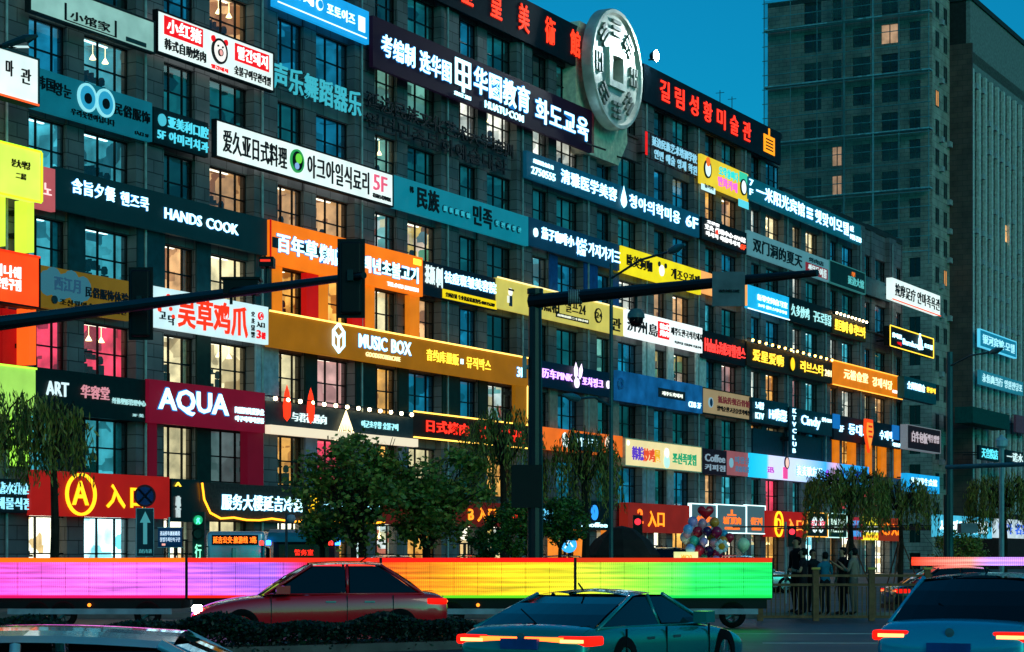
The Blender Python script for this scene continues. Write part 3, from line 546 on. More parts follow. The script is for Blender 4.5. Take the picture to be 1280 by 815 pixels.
T, L, h = sign('slate grey grill sign with red chilli strokes under a row of bright bulbs', 331, 516, 501, 531, D('26343a', .5), [('与君初遇向', .16, .38, .25, .65, E('cfe8e8', 1.2), .01), ('여군초우향 숯불구이', .62, .88, .3, .62, E('9feaf0', 1.3))], p=.6, yt1=522, yb1=548, lamps=13)
for u in (.12, .27): fixn(MB().lathe([(0, 0), (.16, .2), (.2, .7), (.12, 1.3), (0, 1.7)], 10).obj('chilli', E('ff3418', 1.8), T, True, (u*L, -.12, h*.2)))
MB().box(0, L, -.3, 0, -.42, -.02).obj('ledge', E('ffe9c8', .75), T)
g = MB(); 
for i in range(9): g.tube([(.50*L, -.15, h*.95), (.50*L+(i-4)*.24, -.15, -.45)], .03, 4)
g.obj('string_lights', E('ffe6b0', 3), T)
T, L, h = sign('brown Japanese grill sign with red neon characters and double golden light lines', 516, 660, 516, 548, D('2c1a14', .6), [('日式烤肉', .10, .45, .25, .75, E('ff3020', 2.4), .02), ('일식 숯불구이', .55, .95, .2, .75, E('ff3020', 2.2), .02)], p=.6, yt1=531, yb1=558, trim=(E('ffc850', 4), 'tb'))
T, L, h = sign('indigo PINK photo sign with violet neon rabbit', 676, 764, 450, 484, D('0c1236', .4), [('历车PINK', .0, .42, .35, .72, E('d8a8ff', 2.6), .02), ('포차핑크', .56, .86, .30, .66, E('d8a8ff', 2.6), .02)], p=.6, yt1=467, yb1=496)
logo_disc(T, .48*L, .36*h, .2*h, E('f0d8ff', 2.5), None, name='rabbit_head')
for u, a in ((.455, 0), (.51, .25)): o = fixn(MB().lathe([(0, 0), (.1, .2), (.12, .6), (0, 1.0)], 8).obj('rabbit_ear', E('f0d8ff', 2.5), T, True, (u*L, -.1, .5*h))); o.rotation_euler = (0, a, 0)
logo_disc(T, .94*L, .5*h, .16*h, E('f0e8ff', 2.2))
T, L, h = sign('white Jeju restaurant light box with a red square seal', 780, 878, 388, 420, E('f0fbfa', .95, .08), [('济州島', .03, .40, .22, .68, BK, .015), ('제주도한국식흑돼지', .57, .99, .45, .75, BK, .01), ('특선모임 숯불갈비 오겹구이', .62, .97, .14, .24, D('606868'))], p=.75, yt1=408, yb1=441)
plate(T, .41*L, .55*L, .22*h, .85*h, RED); text('韩式\n烤肉', .425*L, .535*L, .3*h, .78*h, WT, T, y=-.09, bold=.02)
T, L, h = sign('royal blue relief sign with a carved dragon texture and small white characters', 771, 878, 463, 501, E('1464a0', .45, .5), [('제주도흑돼지', .50, .74, .42, .56, E('e8f0e0', 1.2)), ('CDB 3F', .82, .97, .16, .36, WG, .01)], p=.7, yt1=482, yb1=516)
plate(T, .46*L, .78*L, .34*h, .66*h, D('2a2c34'), -.03); o = MB(); pts = [(.03*L+.5*math.cos(a*.7)*(.3+a*.03), -.08, h*.55+.5*math.sin(a*.7)*(.3+a*.03)) for a in range(16)]; o.tube(pts, .09, 6).obj('dragon_relief', D('2a7ab8', .5), T)
T, L, h = sign('tan massage sign with a blue oval emblem and maroon characters', 878, 938, 485, 515, E('a8906a', .6, .1), [('抵抗传统百骨馆', .30, .97, .50, .80, E('80363a', .4), .02), ('혈액순환고골슬링카페점', .28, .97, .16, .38, BK, .015)], p=.65, yt1=496, yb1=525, fr=D('3a3020'))
logo_disc(T, .15*L, .45*h, .2*h, D('1c4468'), E('90b8c8', .6)); 
T, L, h = sign('black bar sign with red script neon above the tan massage sign', 878, 932, 413, 447, D('0a0a10'), [("Helen's", .04, .34, .25, .75, E('ff3a34', 2.4), .02), ('海伦司', .36, .62, .25, .7, E('ff3a34', 2.4), .02), ('헬렌스', .64, .97, .25, .7, E('ff3a34', 2.4), .02)], p=.65, yt1=425, yb1=458)
T, L, h = sign('brown bar sign with golden light characters, round crest and a row of golden bulbs', 933, 1040, 429, 458, D('3a2410', .6), [('爱星爱嗨', .06, .40, .25, .75, YL, .02), ('러브스타', .60, .88, .25, .75, YL, .02), ('24H', .90, .98, .3, .6, E('ffe9b0', 2))], p=.7, yt1=451, yb1=478, lamps=14, lamp_col='ffc860')
logo_disc(T, .5*L, .48*h, .34*h, E('ffc81c', 1.6), D('5a3a08'))
T, L, h = sign('bright orange restaurant sign with white lettering at the far end of the orange row', 1040, 1127, 453, 482, E('e0780c', .75, .12), [('元裕食堂', .15, .48, .35, .78, E('ffe9a0', 2.2), .02), ('강제식당', .55, .84, .30, .72, E('ffe9a0', 2.2), .02), ('0433-258', .85, .98, .2, .34, WT)], p=.7, yt1=470, yb1=497, lamps=0, trim=(E('ffb040', 2.5), 'tb'))
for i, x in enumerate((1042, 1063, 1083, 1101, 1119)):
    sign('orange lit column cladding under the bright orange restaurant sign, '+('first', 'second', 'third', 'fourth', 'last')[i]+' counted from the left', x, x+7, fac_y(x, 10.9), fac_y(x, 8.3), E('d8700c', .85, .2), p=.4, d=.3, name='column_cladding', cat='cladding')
T, L, h = sign('sky blue study room light box with white small characters', 934, 986, 356, 385, E('18a8dc', .9, .1), [('新零空间自习室', .22, .94, .45, .72, WG, .015), ('24시 셀프스터디카페', .24, .92, .18, .32, WG)], p=.6, yt1=371, yb1=399, trim=(E('e8ffff', 1.6), 'b'))
T, L, h = sign('black green bistro sign with outlined pale lettering', 986, 1040, 371, 402, D('03181a'), [('久多炒鸡', .04, .44, .25, .72, E('9fe0e0', 1.1), 0), ('구도로통닭', .54, .96, .25, .72, E('9fe0e0', 1.1), .01)], p=.6, yt1=386, yb1=415)
T, L, h = sign('yellow lettered sign under a row of warm bulbs right of the black green bistro sign', 1040, 1082, 393, 417, D('4a3208'), [('星巨咖啡', .06, .44, .2, .8, YL, .03), ('러브스타', .62, .96, .2, .8, YL, .03)], p=.65, yt1=405, yb1=427, lamps=9)
logo_disc(T, .53*L, .5*h, .28*h, YL)
T, L, h = sign('grey teal cafe sign with heavy black brush characters and small red strip', 935, 1036, 288, 319, E('57909a', .6, .08), [('双门洞的夏天', .05, .64, .18, .76, BK, .03), ('烤肉店', .73, .92, .62, .82, D('1b4650'), .01), ('쌍문동여름', .72, .96, .1, .5, E('d0e8e8', .8), .02)], p=.7, yt1=325, yb1=351)
plate(T, .69*L, .98*L, .08*h, .55*h, E('8a2430', .6), -.03)
T, L, h = sign('dark green framed hanging sign with faint characters and an orange mark', 1037, 1081, 325, 352, D('073a38'), [('延边大馆', .5, .95, .2, .62, E('58b8b8', .8), .01), ('早', .6, .7, .62, .85, E('e07028', .9), .02)], p=.7, yt1=343, yb1=367, fr=E('3a8a88', .4))
T, L, h = sign('blank dull teal panel at the roof end beside the framed green sign', 1082, 1113, 344, 367, D('1a5a60', .6, 0, .3), p=.5, yt1=357, yb1=378)
T, L, h = sign('long teal hotel sign at roof level with glowing white characters', 935, 1076, 222, 249, E('0a6c80', .35, .1), [('一米阳光宾馆', .06, .46, .20, .84, WG, .02), ('햇맞이모텔', .555, .87, .20, .84, WG, .02), ('7\nF', .005, .035, .2, .9, WG, .01), ('8호\n0433-2518', .885, .995, .1, .8, WG, .01)], p=.9, yt1=281, yb1=306)
text('≡', .48*L, .53*L, .25*h, .75*h, WG, T, bold=.04)
T, L, h = sign('colourful cartoon light box with pink and turquoise blocks on yellow', 876, 935, 193, 230, E('e8c830', .85, .1), [('오락실이다', .36, .76, .52, .86, E('20c0c0', 1.2), .05), ('만화카페', .34, .74, .14, .48, E('e060c0', 1.2), .05), ('놀러와', .06, .24, -.12, .02, BK)], p=.8, yt1=217, yb1=251)
logo_disc(T, .12*L, .55*h, .3*h, E('d8f4f8', 1), D('18303a')); logo_disc(T, .88*L, .45*h, .28*h, E('e8f8ff', 1), D('18303a')); logo_disc(T, .12*L, .8*h, .16*h, E('f07028', .9), None, y=-.09)
plate(T, .0, .28*L, -.22*h, -.02*h, E('c8f0f4', .9)); plate(T, .78*L, L, -.28*h, -.02*h, E('58d0e0', .9)); plate(T, .8*L, .98*L, .6*h, .98*h, E('38c8a0', .9), -.02)
T, L, h = sign('black spa sign with tilted white lettering and a small red figure', 877, 933, 272, 302, D('04161e'), [('艾灸 经络中心·SPA馆', .05, .95, .48, .72, WT, .02), ('마사지 쑥뜸마사지', .08, .82, .20, .42, WT, .02), ('6F', .84, .96, .14, .38, E('ff4420', 2), .03), ('艾草堂', .1, .36, .78, .92, WT)], p=.7, yt1=290, yb1=314)
logo_disc(T, .3*L, .5*h, .12*h, E('ff3a28', 1.6), None, y=-.09)
T, L, h = sign('two row rack of pale blue channel letters on a dark red grid below the coin', 808, 870, 167, 199, None, [('延边民族艺术培训学校', .08, .98, .55, .92, E('90cfe8', .8), .01), ('연변 예술 영재 학원', .12, .98, .08, .45, E('90cfe8', .8), .01)], p=.7, yt1=190, yb1=221, ty=-.1)
g = MB()
for v in (0, .5, 1): g.box(0, L, .0, .05, v*h, v*h+.05)
for i in range(12): g.box(L*i/11, L*i/11+.05, .05, .09, 0, h)
g.obj('grid', D('501018'), T)
plate(T, -.25, .05, .1*h, h, E('d81818', 1.0), name='red_banner')
for k, (lb, x0, x1, yt, yb) in enumerate((('dark blue museum fascia with red brush calligraphy left of the coin', 430, 741, None, None), ('dark blue museum fascia with red neon Korean lettering right of the coin', 805, 976, None, None))):
    if k == 0: T, L, h = sign(lb, x0, x1, fac_y(x0, 33), fac_y(x0, 30.6), D('06202c', .8), [(c, .18+i*.118, .225+i*.118, .22, .85, E('ff3a20', 2.2), .015) for i, c in enumerate('吉林星皇美術館')], p=.6)
    else:
        T, L, h = sign(lb, x0, x1, fac_y(x0, 32.8), fac_y(x0, 30.45), D('06202c', .8), [(c, .10+i*.098, .16+i*.098, .24, .80, E('ff3020', 2.8), .015) for i, c in enumerate('길림성황미술관')], p=.6)
        plate(T, .855*L, .945*L, .18*h, .72*h, E('ff9a18', 1.4)); plate(T, .895*L, .905*L, .72*h, .95*h, E('ff9a18', 1.4))
        for q in range(4): plate(T, .87*L, .93*L, (.27+q*.1)*h, (.31+q*.1)*h, D('3a2000'), -.06, -.04, 'slot')
# projecting signs at the far end
T, L, h = sign('tilted white massage light box with orange lower edge projecting from the far end', 1115, 1175, 348, 375, LB, [('按摩足疗', .05, .46, .2, .8, BK, .01), ('안마족욕관', .50, .98, .2, .8, BK, .01)], p=1.6, d=.5, yt1=369, yb1=393, trim=(E('ff5020', 1.6), 'b'))
T, L, h = sign('black sign with glowing yellow border and white bottle mark at the far end', 1112, 1166, 407, 432, D('06080a'), [('炸啤屋', .05, .25, .45, .7, WG, .02), ('Barnhouse', .28, .75, .25, .55, WG, .01), ('호프집', .78, .97, .4, .65, WG, .02), ('맥', .16, .24, .12, .3, RED, .02)], p=1.6, d=.5, yt1=424, yb1=447, trim=(YL, 'tblr'))
fixn(MB().lathe([(0, 0), (.2, .02), (.2, .8), (.08, 1.1), (.08, 1.4), (0, 1.4)], 10).obj('bottle_mark', WG, T, True, (.66*L, -.1, .2*h)))
T, L, h = sign('dark teal projecting sign with white lettering below the yellow bordered one', 1130, 1170, 470, 498, D('0c5058', .5), [('全州韩膳食', .08, .62, .45, .8, WG, .02), ('한정식', .68, .95, .5, .75, YL, .02)], p=1.6, d=.6, yt1=480, yb1=505)
T, L, h = sign('maroon projecting sign with pinkish grey characters', 1134, 1175, 530, 560, D('4a1622'), [('白牛包饭', .12, .58, .3, .78, E('c8b8c0', .7), .02), ('백우쌈밥', .60, .95, .4, .75, E('c8b8c0', .7), .01)], p=1.6, d=.6, yt1=540, yb1=566, fr=E('8a9098', .4))
T, L, h = sign('cyan projecting light box with white characters low at the far end', 1133, 1174, 590, 612, E('18a0e0', .9, .1), [('休闲养生会馆', .1, .9, .4, .8, WG, .02)], p=1.6, d=.5, yt1=597, yb1=619)
# right lower rows
T, L, h = sign('dark teal night club canopy sign with slanted white script, left one of two', 940, 985, 495, 526, D('053844', .5), [('Hi嗨聚', .45, .95, .2, .7, WG, .03), ('노래방', .08, .30, .55, .85, WG, .02), ('KTV', .08, .3, .15, .4, WG, .01)], p=.9, yt1=506, yb1=535)
T, L, h = sign('dark teal night club canopy sign with slanted white script, right one of two', 987, 1040, 507, 537, D('053844', .5), [('Cindy', .25, .70, .2, .75, WG, .03), ('신디 CLUB', .74, .97, .6, .8, WG, .02)], p=.9, yt1=520, yb1=546)
T, L, h = sign('tall white pill shaped vertical neon between the two night club signs', 988, 996, 508, 568, D('0a3a48'), [('K\nT\nV\nC\nL\nU\nB', .2, .8, .04, .96, WG, .03)], p=1.1, d=.15)
T, L, h = sign('dark blue wall panelling around the night club windows', 941, 1040, 535, 566, D('07303e', .5), p=.25, d=.2, name='wall_panel', cat='panel')
T, L, h = sign('light blue and pink karaoke banner with microphone drawing', 938, 1086, 567, 598, ramp_emit('banner_gradient', [(0, '18b8e0'), (.12, '38c8ec'), (.14, 'd8d0f4'), (.38, 'c8d4f8'), (.6, '38a8e8'), (.68, 'f0b0d8'), (.75, '2aa0e0'), (1, '1890e0')], .9), [('迅', .12, .17, .25, .5, E('b040b0', 1), .03), ('麦麦歌友汇', .35, .56, .25, .7, WG, .03), ('마이크노래방', .68, .94, .2, .75, E('1a3a90', .8), .02)], p=.8, yt1=583, yb1=608)
logo_disc(T, .27*L, .75*h, .26*h, E('f0c0b0', 1), D('5a3048'), name='microphone_head'); plate(T, .245*L, .275*L, .05*h, .55*h, E('e04890', 1), -.08, name='microphone_handle'); logo_disc(T, .61*L, .45*h, .2*h, E('8a4ae0', 1.2))
T, L, h = sign('cream banner with rainbow coloured outlined characters and a white bear figure', 781, 876, 548, 582, E('f2dca0', .8, .06), [('韩辣', .08, .22, .22, .75, E('5a3ac0', .8), .05), ('炒鸡', .22, .36, .2, .72, E('e05030', .8), .05), ('屋', .36, .43, .2, .7, E('e8b020', .8), .05), ('조선족맛집', .60, .92, .22, .68, E('20a070', .8), .05)], p=.7, yt1=560, yb1=589, fr=D('d8c8a0'))
logo_disc(T, .52*L, .62*h, .2*h, E('f8ffff', 1)); logo_disc(T, .52*L, .28*h, .26*h, E('b8e8e0', .9)); logo_disc(T, .03*L, .85*h, .1*h, E('ffffff', 1))
T, L, h = sign('dark maroon coffee sign with grey script between the cream and pink signs', 877, 908, 560, 592, D('401426'), [('Coffee', .1, .9, .5, .8, E('90a8b8', .6), .02), ('커피점', .1, .9, .15, .4, E('90a8b8', .6), .02)], p=.6)
T, L, h = sign('dusty pink sign with grey blue lettering left of the karaoke banner', 908, 937, 563, 593, E('a05a60', .6, .1), [('미용실', .35, .95, .5, .8, E('5a7a98', .6), .02), ('美容美发', .35, .95, .15, .4, E('5a7a98', .6), .02)], p=.62)
logo_disc(T, .18*L, .5*h, .2*h, E('7ab0c0', .7))
T, L, h = sign('black blue hanging sign with white Korean letters beside the pointed orange badge', 1042, 1126, 517, 549, D('0a1a26'), [('등대포', .20, .50, .3, .75, WG, .03), ('수제맥', .66, .86, .3, .7, WG, .03), ('2F', .07, .13, .35, .6, WG), ('체험관', .86, .98, .08, .25, WG)], p=.7, yt1=534, yb1=562)
T, L, h = sign('blue drape folded over the left end of the black blue sign', 1042, 1050, 517, 535, E('1878c8', .6), p=.85, d=.1); T, L, h = sign('blue drape folded over the right end of the black blue sign', 1116, 1124, 531, 549, E('1878c8', .6), p=.85, d=.1)
s0, z0 = fac(1087, 566, 1.4); s1_, z1 = fac(1087, 524, 1.4)
T = thing('pendant_sign', 'pointed orange and red badge shaped sign hanging over the dark blue sign', 'sign', fworld(s0, 1.4, z0), TH); h = z1-z0
bm = MB()
def badge(k, y0, y1):
    P = [(0, 0), (1.05*k, .62*h), (.85*k, h), (-.85*k, h), (-1.05*k, .62*h)]; i = len(bm.v)
    for y in (y0, y1): bm.v.extend((x, y, .5*h+(z-.5*h)*k) for x, z in P)
    bm.f.append(tuple(range(i, i+5))); bm.f.append(tuple(range(i+9, i+4, -1)))
    for j in range(5): bm.f.append((i+j, i+(j+1) % 5, i+5+(j+1) % 5, i+5+j))
badge(1, 0, .2); fixn(bm.obj('badge', E('e04010', 1.1), T)); bm = MB(); badge(.78, -.05, -.001); fixn(bm.obj('badge_face', E('f09030', 1.0), T))
for q in range(3): plate(T, -.45, .45, h*(.45+.15*q), h*(.51+.15*q), E('c82010', 1.0), -.09, -.05, 'stripe')
for x, c, i in ((1053, 'ff5060', 'first'), (1080, 'ff5060', 'second'), (1095, 'ff5060', 'third')):
    sign('pink red lit vertical strip sign under the black blue sign, %s from the left' % i, x, x+4, fac_y(x, 7.4), fac_y(x, 5.4), E(c, 1.6), p=.5, d=.15)
# ground floor signs
T, L, h = sign('red entrance sign with glowing orange number two and circled mark, behind the balloons', 785, 862, 628, 665, E('7c1c14', .8, .15), [('2', .14, .22, .3, .8, ORW, .03), ('入口', .30, .56, .2, .75, E('ff8a20', 2.6), .04)], p=.9, d=.6)  # glow in the red panel stands in for light on it
for i, (x0, x1, lb, t) in enumerate(((864, 895, 'first white edged grey panel with orange lettering beside the red entrance sign', '烤肉'), (896, 932, 'middle white edged grey panel with orange gate emblem', '城门烤肉'), (933, 956, 'last white edged grey panel with orange lettering before the red circled sign', '성문구이'))):
    T, L, h = sign(lb, x0, x1, 630+i, 664+i, E('4f7078', .5), [(t, .2, .8, .30, .58, E('f07028', 1.6), .04), ('CHENGMEN', .25, .75, .1, .2, E('f07028', 1.4))], p=.8, fr=E('d8ffff', 2.2))
    if i == 1: plate(T, .35*L, .65*L, .62*h, .68*h, E('f07028', 1.6)); plate(T, .47*L, .53*L, .68*h, .85*h, E('f07028', 1.6))
T, L, h = sign('bright red entrance sign with glowing yellow circled D', 957, 1008, 638, 671, E('a01410', .8, .1), [('D', .23, .35, .3, .72, E('ffb81c', 2.6), .03), ('入口', .50, .90, .25, .72, E('ff8a30', 2.4), .04)], p=.9)  # red panel made to glow as if light fell on it
o = fixn(MB().lathe([(1.0, -.06), (1.18, -.06), (1.18, .04), (1.0, .04), (1.0, -.06)], 32, (0, -.06, 0), 'y').obj('glowing_ring', E('ffb81c', 2.6), T)); o.location = (.29*L, 0, .5*h); o.scale = (h*.38, 1, h*.42)
T, L, h = sign('white cloud shaped cafe sign framed with small golden bulbs', 1009, 1034, 641, 670, D('10262a'), [('커피家', .15, .85, .3, .7, E('e04860', 1.2), .04)], p=.8, fr=E('ffb040', 1.6))
logo_disc(T, .35*L, .5*h, .34*h, E('e8ffff', 1.1), None, y=-.02); logo_disc(T, .65*L, .5*h, .34*h, E('e8ffff', 1.1), None, y=-.024)
T, L, h = sign('dark green menu sign with small pale characters in a white frame', 1035, 1058, 642, 671, D('0e3a34'), [('전통순두부\n豆腐坊汤', .12, .88, .2, .8, E('c8e8d8', 1.2), .02)], p=.8, fr=E('c8fff0', 1.4))
T, L, h = sign('red and blue striped small sign left of the yellow striped one', 1060, 1079, 646, 674, E('a02434', .7), [('명품', .2, .8, .55, .85, E('4090d0', 1), .03), ('烟酒', .2, .8, .12, .4, E('4090d0', 1), .03)], p=.8)
T, L, h = sign('yellow and white striped light box behind the right willow', 1080, 1098, 646, 675, E('f4e030', 1.1), p=.8)
plate(T, 0, L, .35*h, .6*h, E('f8fff0', 1.2)); plate(T, 0, L, .1*h, .22*h, E('e8a020', 1.2))
T, L, h = sign('orange entrance sign with glowing circled C and chevrons behind the right willow', 1099, 1128, 647, 676, E('8a2a10', .7), [('C', .1, .4, .25, .8, E('ff7a18', 2.6), .05), ('入口', .5, .95, .25, .75, E('ff7a18', 2.4), .04)], p=.9)  # panel glow replaces light that would fall on it
T, L, h = sign('orange and cream restaurant banner behind the bamboo right of the pole', 678, 778, 536, 563, E('e86a20', .85, .15), [('해장국', .38, .66, .3, .7, E('c8f8ff', 1.6), .04)], p=.7, yt1=543, yb1=570)
plate(T, .34*L, .72*L, .1*h, .9*h, D('10525c'), -.03); logo_disc(T, .25*L, .5*h, .42*h, E('e8fff8', 1), E('f06a20', 1)); logo_disc(T, .8*L, .6*h, .3*h, E('f8e8d0', 1)); 
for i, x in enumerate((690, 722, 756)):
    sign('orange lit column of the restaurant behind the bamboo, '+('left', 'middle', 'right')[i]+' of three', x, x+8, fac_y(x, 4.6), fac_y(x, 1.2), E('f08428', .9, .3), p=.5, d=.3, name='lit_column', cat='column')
T, L, h = sign('black cafe sign with a blue round rabbit mark and white script above the bushes', 722, 762, 625, 662, D('0a1418'), [('Shoffee', .1, .9, .1, .26, WG, .01)], p=.9)
logo_disc(T, .5*L, .6*h, .26*h, E('2a8ae8', 1.8))
T, L, h = sign('dark red brown fascia panel over the middle shops behind the round tree', 480, 660, 622, 655, E('5a140e', .7), [('B 入口', .55, .75, .2, .8, E('ff8a20', 2.5), .05), ('맛집', .86, .95, .2, .8, E('ff3a20', 2.5), .04)], p=.8)
T, L, h = sign('lit grey green fascia of the row right of the bamboo', 664, 721, 628, 660, D('20343a'), [('한국음식', .1, .5, .2, .8, E('60c0e8', 1.6), .03)], p=.8)
# ================================================================== COIN AND ROOF ITEMS
def coin():
    p = 1.6; s0, zc = fac(769, 87, p)
    T = thing('coin_sculpture', 'giant pale round coin sculpture with square hole and raised trigram bars on the roof edge', 'sculpture', fworld(s0, p, zc), TH)
    R = 3.55; G = D('b8bcb0', .42, .35, .3, 1.2)
    bm = MB(); n = 48; h = .75
    def ring(pts, y): i = len(bm.v); bm.v.extend((x, y, z) for x, z in pts); return i
    def sq(k):   # point k of n on the square hole outline
        t = 2*math.pi*k/n; c, s = math.cos(t), math.sin(t); m = max(abs(c), abs(s)); return (h*c/m, h*s/m)
    prof = [(R, .5), (R, -.1), (R*.985, -.22), (R*.93, -.22), (R*.90, -.0)]
    rows = [ring([(r*math.cos(2*math.pi*k/n), r*math.sin(2*math.pi*k/n)) for k in range(n)], y) for r, y in prof]
    rows.append(ring([sq(k) for k in range(n)], 0)); rows.append(ring([sq(k) for k in range(n)], .5)); rows.append(rows[0])
    for a, b in zip(rows, rows[1:]):
        for k in range(n): bm.f.append((a+k, a+(k+1) % n, b+(k+1) % n, b+k))
    fixn(bm.obj('disc', G, T))
    f = MB(); a, b = h, h+.4
    f.box(-b, b, -.2, -.001, a, b); f.box(-b, b, -.2, -.001, -b, -a); f.box(-b, -a, -.2, -.001, -a, a); f.box(a, b, -.2, -.001, -a, a); f.obj('square_rim', D('c4c8bc', .4, .3), T)
    tri = [(1, 1, 1), (0, 1, 1), (0, 1, 0), (0, 0, 1), (0, 0, 0), (1, 0, 0), (1, 0, 1), (1, 1, 0)]
    for i in range(8):
        an = math.radians(90-45*i); g = MB()
        for j, full in enumerate(tri[i]):
            r = 1.95+j*.38
            for (u0, u1) in (((-.55, .55),) if full else ((-.55, -.1), (.1, .55))):
                c, s = math.cos(an), math.sin(an); P = [(r*c-u*s, r*s+u*c) for r, u in ((r, u0), (r+.2, u0), (r+.2, u1), (r, u1))]
                k = len(g.v)
                for y in (-.16, -.001): g.v.extend((x, y, z) for x, z in P)
                g.f += [(k, k+1, k+2, k+3), (k+7, k+6, k+5, k+4)]+[(k+q, k+(q+1) % 4, k+4+(q+1) % 4, k+4+q) for q in range(4)]
        fixn(g.obj('trigram', D('6a726c', .5, .3), T))
    fixn(MB().box(-.74, .74, .45, .5, -.74, .74).obj('hole_shade_plate', BLACK, T))  # black plate added so the hole reads as deep shade
    # backing shell below the coin
    b = MB(); pts = [(-3.3, 1.6), (-3.3, -3.4), (-2.2, -5.2), (2.6, -5.2), (3.9, -3.6), (3.6, .5), (2.5, 2.4), (-2.8, 2.4)]; i = len(b.v)
    for y in (1.0, 1.9): b.v.extend((x, y, z) for x, z in pts)
    m_ = len(pts); b.f.append(tuple(range(m_))); b.f.append(tuple(range(2*m_-1, m_-1, -1)))
    for j in range(m_): b.f.append((j, (j+1) % m_, m_+(j+1) % m_, m_+j))
    fixn(b.obj('backing_shell', D('e0d4b8', .6, 0), T))
    g = MB()
    for u in (-2.6, 2.4): g.tube([(u, 1.2, -4.6), (u, -.6, -5.3)], .06, 6)
    g.obj('support_arm', DARKM, T)
    # the floodlight that shows as a star beside it, and its small lamps
    s1, z1 = fac(818, 70, 1.2)
    L = thing('floodlight', 'dazzling white floodlight on a short post on the roof right of the coin', 'floodlight', fworld(s1, 1.2, z1), TH)
    fixn(MB().lathe([(0, -.12), (.3, -.12), (.34, .0), (.2, .25), (0, .3)], 16, (0, 0, 0), 'y').obj('housing', DARKM, L)); MB().tube([(0, .1, -.2), (0, .4, 33-z1-.3)], .05, 6).obj('post', DARKM, L)
    fixn(MB().lathe([(0, -.2), (.3, -.18), (.36, -.125), (0, -.125)], 16, (0, 0, 0), 'y').obj('lens', E('dff6ff', 120), L))
    ld = bpy.data.lights.new('floodlight_beam', 'SPOT'); lo = bpy.data.objects.new('floodlight_beam', ld); COL.objects.link(lo); ld.energy = 2600; ld.color = (.8, .95, 1); ld.spot_size = math.radians(95); ld.shadow_soft_size = .3
    lo.parent = L; lo.location = (-1.2, -2.6, .3); lo.rotation_euler = Vector((6.5, -4, 1.0)).to_track_quat('Z', 'Y').to_euler()
coin()
for i, (x, w_, h_) in enumerate(((905, 5, 2.2), (655, 9, 2.0), (1098, 6, 3.2))):
    s, z = fac(x, 300, -4); r = MB().box(0, w_, 0, 5, 0, h_); o = fixn(r.obj('roof_house', D('1c3236', .9), None)); o.location = fworld(s, -5, 32.3 if i < 2 else 28.3); o.rotation_euler = (0, 0, TH)
    tag(o, ('small dark stair house on the roof behind the red Korean lettering', 'dark roof box behind the red brush calligraphy', 'dark roof box at the far low end of the long block')[i], 'roof house')
for x, lb in ((915, 'thin aerial standing left of the orange palace mark'), (900, 'thin aerial on the roof behind the red Korean lettering')):
    s, z = fac(x, 100, -1); t = tag(MB().tube([(0, 0, 0), (0, 0, 1.9)], .03, 5).tube([(-.3, 0, 1.7), (.3, 0, 1.75)], .02, 4).obj('aerial', DARKM), lb, 'aerial'); t.location = fworld(s, -1, 32.3)

